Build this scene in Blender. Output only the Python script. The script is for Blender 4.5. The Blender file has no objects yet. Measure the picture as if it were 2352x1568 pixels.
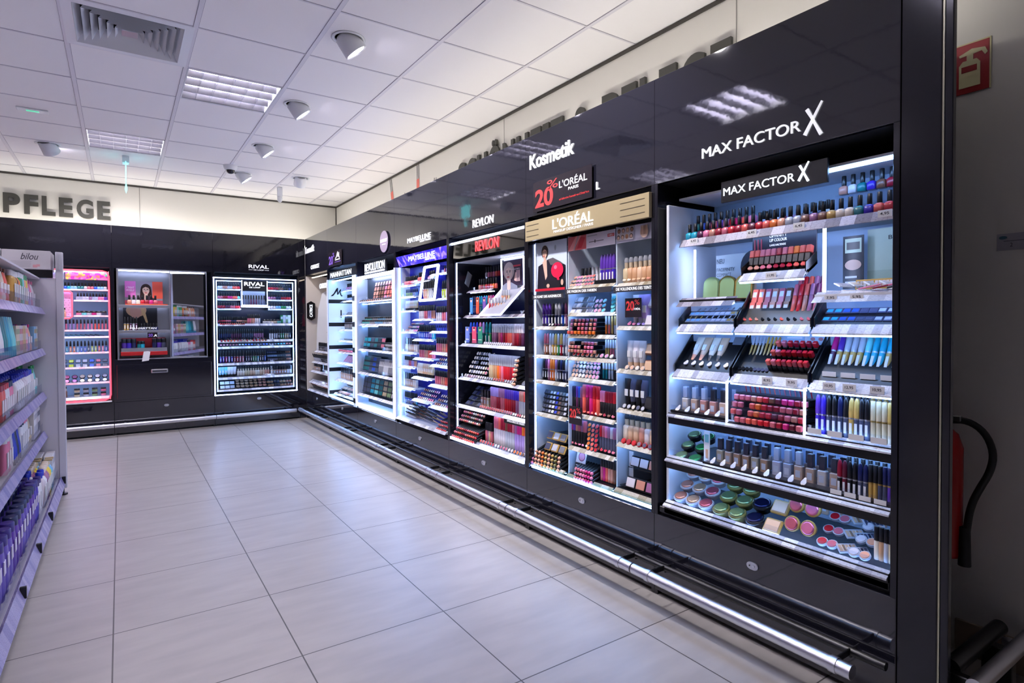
import bpy, math, random
from math import sin, cos, pi, radians
from mathutils import Matrix, Vector
random.seed(7)
S = bpy.context.scene
COL = S.collection

# ------------------------------------------------------------------ camera
H = 0.6 / 0.472                      # camera height above the tiled floor
YAW, PITCH, ROLL = 0.5959, -0.0197, -0.0047
cam = bpy.data.objects.new('camera', bpy.data.cameras.new('camera'))
COL.objects.link(cam)
fwd = Vector((sin(YAW) * cos(PITCH), cos(YAW) * cos(PITCH), sin(PITCH)))
rt = Vector((cos(YAW), -sin(YAW), 0)); up = rt.cross(fwd)
r2 = rt * cos(ROLL) + up * sin(ROLL); u2 = -rt * sin(ROLL) + up * cos(ROLL)
m = Matrix.Identity(4)
for i in range(3):
    m[i][0], m[i][1], m[i][2] = r2[i], u2[i], -fwd[i]
m[0][3], m[1][3], m[2][3] = 0, 0, H
cam.matrix_world = m
cam.data.sensor_width = 36
cam.data.lens = 1336.2 / 2352 * 36
cam.data.shift_x = -6.655 / 2352
cam.data.shift_y = -19.18 / 2352
cam.data.clip_start = 0.05
S.camera = cam

# ------------------------------------------------------------------ world, exposure
w = bpy.data.worlds.new('world'); S.world = w; w.use_nodes = True
w.node_tree.nodes['Background'].inputs[0].default_value = (0.62, 0.62, 0.8, 1)
w.node_tree.nodes['Background'].inputs[1].default_value = 0.25
S.view_settings.view_transform = 'Standard'; S.view_settings.look = 'None'
S.view_settings.exposure = 1.0; S.view_settings.gamma = 1
S.view_settings.use_curve_mapping = False
c = S.cycles
c.max_bounces = 6; c.diffuse_bounces = 3; c.glossy_bounces = 4; c.transmission_bounces = 4
c.transparent_max_bounces = 20; c.caustics_reflective = False; c.caustics_refractive = False
c.sample_clamp_indirect = 4; c.blur_glossy = 0.5
c.use_adaptive_sampling = True; c.adaptive_threshold = 0.02
c.use_denoising = True
CEIL = 2.97
# light levels
E_PANEL, E_SPOT, E_COVE, E_LED = 62.0, 30.0, 7.0, 11.0

# ------------------------------------------------------------------ colours and materials
def lin(v):
    v = v / 255.0
    return v / 12.92 if v <= 0.04045 else ((v + 0.055) / 1.055) ** 2.4
def rgb(t): return (lin(t[0]), lin(t[1]), lin(t[2]), 1)
MATS = {}
def mat(name, col=(200, 200, 200), rough=0.5, metal=0.0, emit=0, ecol=None, coat=0, spec=0.5, alpha=None, ior=1.5):
    if name in MATS: return MATS[name]
    M_ = bpy.data.materials.new(name); M_.use_nodes = True
    b = M_.node_tree.nodes['Principled BSDF']
    b.inputs['Base Color'].default_value = rgb(col); b.inputs['Roughness'].default_value = rough
    b.inputs['Metallic'].default_value = metal; b.inputs['IOR'].default_value = ior
    b.inputs['Coat Weight'].default_value = coat; b.inputs['Specular IOR Level'].default_value = spec
    if emit:
        b.inputs['Emission Color'].default_value = rgb(ecol or col); b.inputs['Emission Strength'].default_value = emit
    MATS[name] = M_
    return M_
def flat(col, rough=0.45):
    return mat('paint_%d_%d_%d' % tuple(col), col, rough)
def nodes(M_): return M_.node_tree.nodes, M_.node_tree.links, M_.node_tree.nodes['Principled BSDF']

GLOSS = mat('black_gloss_laminate', (26, 26, 36), 0.045, ior=1.78)
n, l, b = nodes(GLOSS)
tx = n.new('ShaderNodeTexCoord'); no = n.new('ShaderNodeTexNoise'); no.inputs['Scale'].default_value = 22
no.inputs['Detail'].default_value = 2
bu = n.new('ShaderNodeBump'); bu.inputs['Strength'].default_value = 0.035; bu.inputs['Distance'].default_value = 0.004
l.new(tx.outputs['Object'], no.inputs['Vector']); l.new(no.outputs['Fac'], bu.inputs['Height']); l.new(bu.outputs['Normal'], b.inputs['Normal'])
GLOSS2 = mat('black_satin_panel', (22, 22, 30), 0.14)
BLACK = mat('black_plastic', (14, 14, 16), 0.3)
BLACKM = mat('black_matte', (12, 12, 14), 0.6)
DARKBLUE = mat('dark_blue_panel', (22, 26, 74), 0.3)
WHITE = mat('white_panel', (226, 228, 234), 0.4)
WWALL = mat('white_wall_paint', (226, 223, 216), 0.75)
GREYWALL = mat('grey_wall_paint', (170, 166, 172), 0.8)
CHROME = mat('brushed_steel', (214, 214, 220), 0.3, 1.0)
SILVER = mat('silver_trim', (200, 202, 210), 0.3, 0.9)
GOLD = mat('gold_trim', (198, 165, 96), 0.28, 0.85)
GOLDB = mat('champagne_board', (176, 160, 124), 0.42, 0.15)
CREAM = mat('cream_panel', (222, 214, 206), 0.5)
MIRROR = mat('mirror_glass', (225, 230, 230), 0.02, 1.0)
DMIRROR = mat('smoked_mirror', (132, 130, 130), 0.03, 1.0)
LETTERW = mat('white_letter', (240, 240, 245), 0.4, emit=0.35)
LETTERLIT = mat('lit_letter', (235, 242, 255), 0.4, emit=1.0)
REDLIT = mat('red_lit_letter', (226, 66, 70), 0.4, emit=1.0)
LETTERD = mat('dark_letter', (66, 65, 60), 0.6)
RED = mat('signal_red', (168, 22, 26), 0.4)
LEDB = mat('cool_led', (190, 214, 255), 0.4, emit=E_LED, ecol=(140, 186, 255))
LEDW = mat('white_led', (225, 230, 255), 0.4, emit=E_LED * 0.8, ecol=(190, 206, 255))
LEDE = mat('soft_edge_led', (225, 230, 255), 0.4, emit=2.6, ecol=(205, 216, 255))
LEDP = mat('pink_led', (255, 70, 90), 0.4, emit=1.3, ecol=(255, 64, 84))
COVE = mat('cove_led', (255, 246, 226), 0.4, emit=E_COVE, ecol=(252, 246, 238))
LAMP = mat('fluorescent_tube', (245, 240, 255), 0.4, emit=E_PANEL, ecol=(248, 240, 255))
SPOTM = mat('spot_lens', (250, 244, 255), 0.4, emit=E_SPOT, ecol=(250, 240, 255))
LABELW = mat('white_label', (226, 226, 230), 0.5)

def tint_mat(name, rough, metal=0.0, coat=0.0, mixwhite=0.0, clear=0.0):
    M_ = mat(name, (255, 255, 255), rough, metal, coat=coat)
    n, l, b = nodes(M_)
    oi = n.new('ShaderNodeObjectInfo')
    l.new(oi.outputs['Color'], b.inputs['Base Color'])
    if clear: b.inputs['Alpha'].default_value = 1 - clear
    return M_
TINT = tint_mat('product_colour', 0.3)
TINTM = tint_mat('product_metallic', 0.28, 0.7)
TINTC = tint_mat('product_clear_cap', 0.08, clear=0.45)

def clear_mat(name, tint=(248, 250, 255), base=0.05, rough=0.05):
    M_ = bpy.data.materials.new(name); M_.use_nodes = True
    t = M_.node_tree; t.nodes.clear()
    o = t.nodes.new('ShaderNodeOutputMaterial'); mx = t.nodes.new('ShaderNodeMixShader')
    tr = t.nodes.new('ShaderNodeBsdfTransparent'); gl = t.nodes.new('ShaderNodeBsdfGlossy'); fr = t.nodes.new('ShaderNodeLayerWeight'); pw = t.nodes.new('ShaderNodeMath'); pw.operation = 'POWER'; pw.inputs[1].default_value = 4; sc = t.nodes.new('ShaderNodeMath'); sc.operation = 'MULTIPLY'; sc.inputs[1].default_value = .35
    ad = t.nodes.new('ShaderNodeMath'); ad.operation = 'ADD'; ad.inputs[1].default_value = base; ad.use_clamp = True
    tr.inputs[0].default_value = rgb(tint); gl.inputs['Roughness'].default_value = rough
    t.links.new(fr.outputs['Facing'], pw.inputs[0]); t.links.new(pw.outputs[0], sc.inputs[0]); t.links.new(sc.outputs[0], ad.inputs[0]); t.links.new(ad.outputs[0], mx.inputs[0])
    t.links.new(tr.outputs[0], mx.inputs[1]); t.links.new(gl.outputs[0], mx.inputs[2]); t.links.new(mx.outputs[0], o.inputs[0])
    return M_
ACRYL = clear_mat('clear_acrylic'); GLASS = clear_mat('clear_glass', (228, 240, 236), 0.05, 0.02)

def grid_floor():
    M_ = mat('floor_tiles', (170, 166, 166), 0.33, spec=0.45)
    n, l, b = nodes(M_)
    g = n.new('ShaderNodeNewGeometry'); sp = n.new('ShaderNodeSeparateXYZ'); l.new(g.outputs['Position'], sp.inputs[0])
    def axis(out, off):
        a = n.new('ShaderNodeMath'); a.operation = 'SUBTRACT'; a.inputs[1].default_value = off; l.new(out, a.inputs[0])
        d = n.new('ShaderNodeMath'); d.operation = 'DIVIDE'; d.inputs[1].default_value = 0.6; l.new(a.outputs[0], d.inputs[0])
        r = n.new('ShaderNodeMath'); r.operation = 'PINGPONG'; r.inputs[1].default_value = 0.5; l.new(d.outputs[0], r.inputs[0])
        k = n.new('ShaderNodeMath'); k.operation = 'LESS_THAN'; k.inputs[1].default_value = 0.0042; l.new(r.outputs[0], k.inputs[0])
        fl = n.new('ShaderNodeMath'); fl.operation = 'FLOOR'; l.new(d.outputs[0], fl.inputs[0])
        return k, fl
    kx, fx = axis(sp.outputs[0], -0.0427 - 12); ky, fy = axis(sp.outputs[1], 2.8766 - 12)
    mx = n.new('ShaderNodeMath'); mx.operation = 'MAXIMUM'; l.new(kx.outputs[0], mx.inputs[0]); l.new(ky.outputs[0], mx.inputs[1])
    cb = n.new('ShaderNodeCombineXYZ'); l.new(fx.outputs[0], cb.inputs[0]); l.new(fy.outputs[0], cb.inputs[1])
    wn = n.new('ShaderNodeTexWhiteNoise'); l.new(cb.outputs[0], wn.inputs[0])
    mp = n.new('ShaderNodeMapping'); mp.inputs['Scale'].default_value = (1.6, 6, 1); mp.inputs['Rotation'].default_value = (0, 0, 0.25)
    l.new(g.outputs['Position'], mp.inputs[0])
    va = n.new('ShaderNodeVectorMath'); va.operation = 'MULTIPLY_ADD'; va.inputs[1].default_value = (5, 5, 5)
    l.new(wn.outputs['Color'], va.inputs[0]); l.new(mp.outputs[0], va.inputs[2])
    no = n.new('ShaderNodeTexNoise'); no.inputs['Scale'].default_value = 2.2; no.inputs['Detail'].default_value = 2.5; l.new(va.outputs[0], no.inputs['Vector'])
    cr = n.new('ShaderNodeValToRGB'); cr.color_ramp.elements[0].position = 0.3; cr.color_ramp.elements[1].position = 0.7
    cr.color_ramp.elements[0].color = rgb((167, 162, 160)); cr.color_ramp.elements[1].color = rgb((179, 174, 171))
    l.new(no.outputs['Fac'], cr.inputs[0])
    mi = n.new('ShaderNodeMix'); mi.data_type = 'RGBA'; mi.inputs[7].default_value = rgb((78, 74, 74))
    l.new(mx.outputs[0], mi.inputs[0]); l.new(cr.outputs[0], mi.inputs[6]); l.new(mi.outputs[2], b.inputs['Base Color'])
    iv = n.new('ShaderNodeMath'); iv.operation = 'SUBTRACT'; iv.inputs[0].default_value = 1; l.new(mx.outputs[0], iv.inputs[1])
    bu = n.new('ShaderNodeBump'); bu.inputs['Strength'].default_value = 0.5; bu.inputs['Distance'].default_value = 0.002
    l.new(iv.outputs[0], bu.inputs['Height']); l.new(bu.outputs['Normal'], b.inputs['Normal'])
    return M_

def strip_mat(name, a, bcol, scale=17, emit=0):
    """price rail: pale cards and finely printed bars of random width behind a clear profile"""
    M_ = mat(name, a, 0.22)
    n, l, b = nodes(M_)
    tx = n.new('ShaderNodeTexCoord'); sp = n.new('ShaderNodeSeparateXYZ'); l.new(tx.outputs['Object'], sp.inputs[0])
    cb = n.new('ShaderNodeCombineXYZ'); l.new(sp.outputs[0], cb.inputs[0]); l.new(sp.outputs[2], cb.inputs[1])
    mid = tuple((p + q) // 2 for p, q in zip(a, bcol))
    bt = n.new('ShaderNodeTexBrick'); l.new(cb.outputs[0], bt.inputs['Vector'])
    bt.inputs['Scale'].default_value = scale; bt.inputs['Color1'].default_value = rgb(a); bt.inputs['Color2'].default_value = rgb(bcol)
    bt.inputs['Mortar'].default_value = rgb(mid); bt.inputs['Brick Width'].default_value = 0.9; bt.inputs['Row Height'].default_value = 2.0
    bt.inputs['Mortar Size'].default_value = 0.012; bt.inputs['Bias'].default_value = -0.1; bt.offset = 0.37; bt.squash = 0.5
    mp = n.new('ShaderNodeMapping'); mp.inputs['Scale'].default_value = (30, 230, 1); l.new(cb.outputs[0], mp.inputs[0])
    no = n.new('ShaderNodeTexNoise'); no.inputs['Scale'].default_value = 3; no.inputs['Detail'].default_value = 3; l.new(mp.outputs[0], no.inputs['Vector'])
    gt = n.new('ShaderNodeMath'); gt.operation = 'GREATER_THAN'; gt.inputs[1].default_value = .58; l.new(no.outputs['Fac'], gt.inputs[0])
    mx = n.new('ShaderNodeMix'); mx.data_type = 'RGBA'; mx.inputs[7].default_value = rgb(tuple(int(v * .55) for v in bcol))
    ml = n.new('ShaderNodeMath'); ml.operation = 'MULTIPLY'; ml.inputs[1].default_value = .4; l.new(gt.outputs[0], ml.inputs[0])
    l.new(ml.outputs[0], mx.inputs[0]); l.new(bt.outputs['Color'], mx.inputs[6]); l.new(mx.outputs[2], b.inputs['Base Color'])
    return M_
STRIP = strip_mat('price_rail', (236, 238, 246), (150, 152, 172))
STRIPG = strip_mat('price_rail_gold', (214, 208, 196), (140, 128, 100))
STRIPK = strip_mat('price_rail_dark', (214, 208, 220), (60, 46, 60))
STRIPP = strip_mat('price_rail_pink', (255, 226, 230), (236, 170, 180))
STRIPV = strip_mat('price_rail_violet', (176, 170, 214), (140, 134, 190), scale=12)

# ------------------------------------------------------------------ mesh builder
class MB:
    def __init__(s): s.v, s.f, s.m, s.sm = [], [], [], []
    def add(s, vs, fs, mi=0, smooth=False, T=None):
        o = len(s.v)
        s.v += [tuple(T @ Vector(p)) if T is not None else tuple(p) for p in vs]
        for f in fs: s.f.append([o + i for i in f]); s.m.append(mi); s.sm.append(smooth)
        return s
    def box(s, x0, x1, y0, y1, z0, z1, mi=0, T=None):
        vs = [(x, y, z) for x in (x0, x1) for y in (y0, y1) for z in (z0, z1)]
        return s.add(vs, [(0, 1, 3, 2), (4, 6, 7, 5), (0, 4, 5, 1), (2, 3, 7, 6), (0, 2, 6, 4), (1, 5, 7, 3)], mi, False, T)
    def prism(s, poly, y0, y1, mi=0, smooth=False, T=None):
        """poly: (x, z) outline, counter-clockwise seen from -y; extruded along y"""
        k = len(poly); vs = [(x, y0, z) for x, z in poly] + [(x, y1, z) for x, z in poly]
        s.add(vs, [tuple(range(k)), tuple(range(2 * k - 1, k - 1, -1))], mi, False, T)
        s.add(vs, [(i, i + k, (i + 1) % k + k, (i + 1) % k) for i in range(k)], mi, smooth, T)
        return s
    def cbox(s, x0, x1, y0, y1, z0, z1, c=0.002, mi=0, T=None):
        """box with chamfered edges"""
        c = min(c, abs(x1 - x0) / 2.2, abs(y1 - y0) / 2.2, abs(z1 - z0) / 2.2)
        X, Y, Z = (x0, x1), (y0, y1), (z0, z1); vs = []; idx = {}
        for i in (0, 1):
            for j in (0, 1):
                for k in (0, 1):
                    sx, sy, sz = (1, -1)[i], (1, -1)[j], (1, -1)[k]
                    for a in range(3):
                        p = [X[i] + sx * c, Y[j] + sy * c, Z[k] + sz * c]; p[a] = (X[i], Y[j], Z[k])[a]
                        idx[(i, j, k, a)] = len(vs); vs.append(p)
        fs = []
        for i in (0, 1):
            q = [(0, 0), (1, 0), (1, 1), (0, 1)]
            fs.append([idx[(i, a, b_, 0)] for a, b_ in q]); fs.append([idx[(a, i, b_, 1)] for a, b_ in q]); fs.append([idx[(a, b_, i, 2)] for a, b_ in q])
            for j in (0, 1):
                fs.append([idx[(i, j, 0, 0)], idx[(i, j, 1, 0)], idx[(i, j, 1, 1)], idx[(i, j, 0, 1)]])
                fs.append([idx[(i, 0, j, 0)], idx[(i, 1, j, 0)], idx[(i, 1, j, 2)], idx[(i, 0, j, 2)]])
                fs.append([idx[(0, i, j, 1)], idx[(1, i, j, 1)], idx[(1, i, j, 2)], idx[(0, i, j, 2)]])
                for k in (0, 1): fs.append([idx[(i, j, k, a)] for a in range(3)])
        return s.add(vs, fs, mi, False, T)
    def lathe(s, prof, seg=14, mi=0, cx=0, cy=0, sx=1, sy=1, T=None, smooth=True, pw=1.0):
        """prof: (r, z) from bottom to top; pw<1 squares the section"""
        vs = []; k = len(prof)
        for r, z in prof:
            for i in range(seg):
                a = 2 * pi * (i + 0.5) / seg; ca, sa = cos(a), sin(a)
                if pw != 1: ca = math.copysign(abs(ca) ** pw, ca); sa = math.copysign(abs(sa) ** pw, sa)
                vs.append((cx + r * sx * ca, cy + r * sy * sa, z))
        fs = [(j * seg + i, j * seg + (i + 1) % seg, (j + 1) * seg + (i + 1) % seg, (j + 1) * seg + i) for j in range(k - 1) for i in range(seg)]
        s.add(vs, fs, mi, smooth, T)
        s.add(vs[:seg], [tuple(range(seg - 1, -1, -1))], mi, False, T); s.add(vs[-seg:], [tuple(range(seg))], mi, False, T)
        return s
    def cyl(s, cx, cy, z0, z1, r, seg=14, mi=0, T=None): return s.lathe([(r, z0), (r, z1)], seg, mi, cx, cy, T=T)
    def tube(s, pts, r, seg=12, mi=0):
        pts = [Vector(p) for p in pts]; vs = []; k = len(pts)
        prev = None
        for i, p in enumerate(pts):
            t = (pts[min(i + 1, k - 1)] - pts[max(i - 1, 0)]).normalized()
            a = Vector((0, 0, 1)) if abs(t.z) < 0.9 else Vector((1, 0, 0))
            if prev is not None: a = prev
            x = (a - t * a.dot(t)).normalized(); y = t.cross(x); prev = x
            for q in range(seg):
                an = 2 * pi * q / seg; vs.append(tuple(p + x * r * cos(an) + y * r * sin(an)))
        fs = [(j * seg + i, j * seg + (i + 1) % seg, (j + 1) * seg + (i + 1) % seg, (j + 1) * seg + i) for j in range(k - 1) for i in range(seg)]
        s.add(vs, fs, mi, True)
        s.add(vs[:seg], [tuple(range(seg - 1, -1, -1))], mi); s.add(vs[-seg:], [tuple(range(seg))], mi)
        return s
    def mesh(s, name, mats):
        me = bpy.data.meshes.new(name); me.from_pydata(s.v, [], s.f)
        for m_ in (mats if isinstance(mats, (list, tuple)) else [mats]): me.materials.append(m_)
        me.polygons.foreach_set('material_index', s.m); me.polygons.foreach_set('use_smooth', s.sm)
        me.update()
        return me

def obj(name, me, parent=None, mats=None, loc=None, rot=None, color=None):
    if isinstance(me, MB): me = me.mesh(name, mats)
    o = bpy.data.objects.new(name, me); COL.objects.link(o)
    if parent is not None: o.parent = parent
    if loc is not None: o.location = loc
    if rot is not None: o.rotation_euler = rot
    if color is not None: o.color = color
    return o
USED = {}
def tag(o, label, cat, group=None):
    if not group and label in USED: print('DUPLICATE LABEL', label)
    nw = len(label.replace(',', ' ').split())
    if nw > 16 or nw < 4: print('LABEL LENGTH', nw, label)
    USED[label] = 1
    o['label'] = label; o['category'] = cat
    if group: o['group'] = group
    return o
def struct(o): o['kind'] = 'structure'; return o
def empty(name, loc=(0, 0, 0), rz=0, rx=0, order='XYZ'):
    o = bpy.data.objects.new(name, None); COL.objects.link(o); o.location = loc; o.rotation_euler = (rx, 0, rz)
    o.empty_display_size = 0.02
    return o

class Fr:
    """a front plane: u runs to the viewer's right along it, d into it, z up"""
    def __init__(s, x, y, rz): s.o = Vector((x, y, 0)); s.rz = rz; s.X = Vector((cos(rz), sin(rz), 0)); s.Y = Vector((-sin(rz), cos(rz), 0))
    def P(s, u, d, z): return s.o + s.X * u + s.Y * d + Vector((0, 0, z))
    def root(s, name, u=0, d=0, z=0): return empty(name, s.P(u, d, z), s.rz)

FONT = {}
def font(kind):
    if kind not in FONT:
        FONT[kind] = None
    return FONT[kind]
def text(txt, wd, ht, x, y, z, mt, parent=None, ex=0.003, bold=0.0, name='lettering', slant=0, center=False):
    """letters standing in the xz plane of the parent, facing -y, fitted to wd x ht, lower left corner at x, z"""
    cu = bpy.data.curves.new('t', 'FONT'); cu.body = txt; cu.size = 1; cu.extrude = 0.5; cu.offset = 0 if 'M' in txt else bold; cu.resolution_u = 6 if ht > .03 else 3; cu.shear = slant
    ob = bpy.data.objects.new('t', cu); COL.objects.link(ob)
    dg = bpy.context.evaluated_depsgraph_get(); dg.update()
    me = bpy.data.meshes.new_from_object(ob.evaluated_get(dg)); bpy.data.objects.remove(ob); bpy.data.curves.remove(cu)
    xs = [v.co.x for v in me.vertices]; ys = [v.co.y for v in me.vertices]
    x0, x1, y0, y1 = min(xs), max(xs), min(ys), max(ys)
    for v in me.vertices:
        a, b_, c_ = v.co
        v.co = (x + (a - x0) / (x1 - x0) * wd, y - (c_ + 0.5) * ex, z + (b_ - y0) / (y1 - y0) * ht)
    me.name = name; me.materials.clear(); me.materials.append(mt)
    for p in me.polygons: p.material_index = 0
    o = bpy.data.objects.new(name, me); COL.objects.link(o); o.parent = parent
    return o

# ------------------------------------------------------------------ room
WX, BY = 2.65, 8.57                  # right wall plane, back wall plane
XL, YN = -5.2, -3.6
LIGHTS = [(-1, 2), (-2, 5), (-2, -1), (-4, 2), (-5, 5), (-5, -1), (-1, -4), (-4, -4), (-7, 2), (-7, -4), (-8, 5)]
VENT = (-2, 1)
gx = lambda i: 1.009 + 0.625 * i
gy = lambda j: 3.192 + 0.625 * j
f_ = MB().box(XL, WX + .1, YN, BY + .1, -0.1, 0); struct(obj('floor', f_, None, grid_floor()))
# ceiling cells, left open where a luminaire or the vent sits
cm = MB()
ceil_tile = mat('ceiling_tile', (240, 238, 240), 0.9)
n, l, b = nodes(ceil_tile); no = n.new('ShaderNodeTexNoise'); no.inputs['Scale'].default_value = 260
bu = n.new('ShaderNodeBump'); bu.inputs['Strength'].default_value = 0.12; bu.inputs['Distance'].default_value = 0.001
tx = n.new('ShaderNodeTexCoord'); l.new(tx.outputs['Object'], no.inputs['Vector']); l.new(no.outputs['Fac'], bu.inputs['Height']); l.new(bu.outputs['Normal'], b.inputs['Normal'])
for i in range(-10, 3):
    for j in range(-11, 9):
        if (i, j) in LIGHTS or (i, j) == VENT: continue
        x0, x1, y0, y1 = max(gx(i), XL), min(gx(i + 1), WX), max(gy(j), YN), min(gy(j + 1), BY)
        if x1 > x0 and y1 > y0: cm.add([(x0, y0, CEIL), (x0, y1, CEIL), (x1, y1, CEIL), (x1, y0, CEIL)], [(0, 1, 2, 3)])
cm.box(XL, WX, YN, BY, CEIL + 0.2, CEIL + 0.22)
struct(obj('ceiling', cm, None, ceil_tile))
GRID = mat('ceiling_grid_bar', (218, 216, 224), 0.5); JOINT = mat('ceiling_joint', (158, 154, 168), 0.8)
gm = MB()
for i in range(-9, 3):
    gm.box(gx(i) - .012, gx(i) + .012, YN, BY, CEIL - .004, CEIL + .002); gm.box(gx(i) - .0145, gx(i) - .012, YN, BY, CEIL - .001, CEIL + .001, 1)
    gm.box(gx(i) + .012, gx(i) + .0145, YN, BY, CEIL - .001, CEIL + .001, 1)
for j in range(-10, 9):
    gm.box(XL, WX, gy(j) - .006, gy(j) + .006, CEIL - .003, CEIL + .002); gm.box(XL, WX, gy(j) - .0085, gy(j) - .006, CEIL - .001, CEIL + .001, 1)
    gm.box(XL, WX, gy(j) + .006, gy(j) + .0085, CEIL - .001, CEIL + .001, 1)
struct(obj('trim_1', gm, None, [GRID, JOINT]))
wr = MB().box(WX, WX + .1, YN, BY + .1, 0, CEIL + .2)
struct(obj('wall_right', wr, None, WWALL))
struct(obj('wall_back', MB().box(XL, WX, BY, BY + .1, 0, CEIL + .2), None, WWALL))
struct(obj('wall_left', MB().box(XL - .1, XL, YN, BY + .1, 0, CEIL + .2), None, GREYWALL))
struct(obj('wall_front', MB().box(XL, WX + .1, YN - .1, YN, 0, CEIL + .2), None, GREYWALL))
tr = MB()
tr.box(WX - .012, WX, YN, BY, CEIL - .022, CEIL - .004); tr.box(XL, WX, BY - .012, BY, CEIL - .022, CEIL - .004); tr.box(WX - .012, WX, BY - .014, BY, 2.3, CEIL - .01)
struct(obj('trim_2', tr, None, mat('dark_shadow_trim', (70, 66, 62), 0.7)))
sm_ = MB()
for x in (-1.33, .22): sm_.box(x - .002, x + .002, BY - .003, BY, 2.3, 2.95)
for y in (4.05, 1.86): sm_.box(WX - .003, WX, y - .002, y + .002, 2.3, 2.95)
struct(obj('trim_3', sm_, None, mat('panel_joint', (150, 146, 142), 0.8)))
bs = MB()
for k in range(4): bs.cbox(WX - .012, WX, -.33 + .305 * k, -.028 + .305 * k, 0, .125, .002)
struct(obj('baseboard_right', bs, None, mat('beige_skirting_tile', (150, 134, 114), 0.35)))

# the lettering high on both walls
def wall_word(fr, u0, wd, z, lab):
    t = fr.root('wall_lettering'); tag(t, lab, 'lettering')
    widths = {'S': .62, 'C': .66, 'H': .74, 'Ö': .8, 'N': .76, 'E': .6, 'I': .34, 'T': .64, ' ': .3, '&': .8, 'P': .68, 'F': .58, 'L': .57, 'G': .74}
    s = 'SCHÖNHEIT & PFLEGE'; tot = sum(widths[c_] for c_ in s); u = u0
    for ch in s:
        ww = widths[ch] * wd / tot
        if ch != ' ':
            hh = .22 if ch != 'Ö' else .285
            text(ch, ww * .8, hh, u + ww * .08, -.012, z, LETTERD, t, 0.02, 0.035, 'letter')
        u += ww
wall_word(Fr(-.09 - 2.94, BY, 0), 0, 2.97, 2.513, 'dark grey block lettering on the white wall above the mirrored niche')
wall_word(Fr(WX, 4.80, -pi / 2), 0, 2.95, 2.513, 'dark grey lettering half hidden behind the long glossy fascia')
# painted brush pattern on the white wall
br = MB()
for y, tl, k in ((6.36, -.22, 1.06), (5.73, .0, 1.04), (5.98, -.35, .62), (5.36, .12, .62)):
    T = Matrix.Translation((WX - .003, y, 2.38)) @ Matrix.Rotation(tl, 4, 'X')
    br.box(-.0005, 0, -.035, .035, 0, .40 * k, 0, T); br.box(-.0006, 0, -.028, -.012, .40 * k, .56 * k, 1, T); br.box(-.0006, 0, .012, .028, .40 * k, .56 * k, 1, T)
o = obj('wall_graphic', br, None, [flat((222, 110, 96)), flat((120, 118, 120))]); tag(o, 'coral brush and tweezers graphic on the white wall above the fascia', 'wall graphic')

# ------------------------------------------------------------------ ceiling fittings
def louver_light(i, j, lab):
    x0, y0 = gx(i) + .014, gy(j) + .01; a, b_ = .597, .605
    t = empty('ceiling_light', (x0, y0, CEIL)); tag(t, lab, 'ceiling light', 'recessed louvre lights in the ceiling')
    fm = MB().box(0, a, 0, .008, -.004, .1).box(0, a, b_ - .008, b_, -.004, .1).box(0, .008, 0, b_, -.004, .1).box(a - .008, a, 0, b_, -.004, .1).box(0, a, 0, b_, .1, .104)
    obj('housing', fm, t, [WHITE])
    for k in range(4):
        y = .075 + k * .1512
        obj('tube', MB().tube([(.03, y, .062), (a - .03, y, .062)], .013, 8), t, [LAMP])
    lm = MB()
    for k in range(5):                       # curved reflector blades lengthwise
        y = k * .1512
        prof = [(-.03, .085), (-.022, .04), (-.006, .0), (.006, .0), (.022, .04), (.03, .085)]
        yy = min(max(y, .01), b_ - .01)
        for p, q in zip(prof[:-1], prof[1:]):
            lm.add([(.01, yy + p[0], p[1]), (a - .01, yy + p[0], p[1]), (a - .01, yy + q[0], q[1]), (.01, yy + q[0], q[1])], [(0, 1, 2, 3)], 0, True)
    for k in range(1, 6): lm.box(k * a / 6 - .001, k * a / 6 + .001, .01, b_ - .01, .002, .045)
    obj('louver', lm, t, [mat('louvre_aluminium', (206, 206, 216), 0.3, 1.0)])
    return t
wh = ['nearest above the aisle', 'above the back cabinets', 'over the middle aisle']
for q, (i, j) in enumerate(LIGHTS):
    lab = {0: 'bright square louvre light in the ceiling between the air vent and the round spotlights',
           1: 'square louvre light in the ceiling close to the back wall'}.get(q)
    if lab: louver_light(i, j, lab)
    else:
        t = louver_light(i, j, 'square louvre light outside the picture, mirrored in the glossy black fascia')
# supply air diffuser
t = empty('ceiling_vent', (gx(VENT[0]) + .3125, gy(VENT[1]) + .3125, CEIL)); tag(t, 'square white ceiling air diffuser with nested slanted blades', 'air vent')
vm = MB()
def ring(mb, a, b_, z0, z1, mi=0):
    A = [(-a, -a, z0), (a, -a, z0), (a, a, z0), (-a, a, z0)]; B = [(-b_, -b_, z1), (b_, -b_, z1), (b_, b_, z1), (-b_, b_, z1)]
    mb.add(A + B, [(0, 1, 5, 4), (1, 2, 6, 5), (2, 3, 7, 6), (3, 0, 4, 7)], mi)
ring(vm, .311, .262, -.004, -.006); ring(vm, .311, .311, .0, -.004)
obj('frame', vm, t, [WHITE])
for k in range(6):
    a = .262 - k * .038; bm_ = MB(); ring(bm_, a, a - .03, -.006, .05); ring(bm_, a - .002, a - .032, -.006, .05)
    obj('blade', bm_, t, [WHITE])
obj('plenum', MB().box(-.3, .3, -.3, .3, .12, .13).box(-.3, .3, -.3, -.29, .0, .12).box(-.3, .3, .29, .3, .0, .12).box(-.3, -.29, -.3, .3, .0, .12).box(.29, .3, -.3, .3, .0, .12), t, [BLACKM])  # black walls added round the blades so no light leaks in
obj('center_plate', MB().cbox(-.04, .04, -.04, .04, .0, .01), t, [SILVER])
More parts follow.
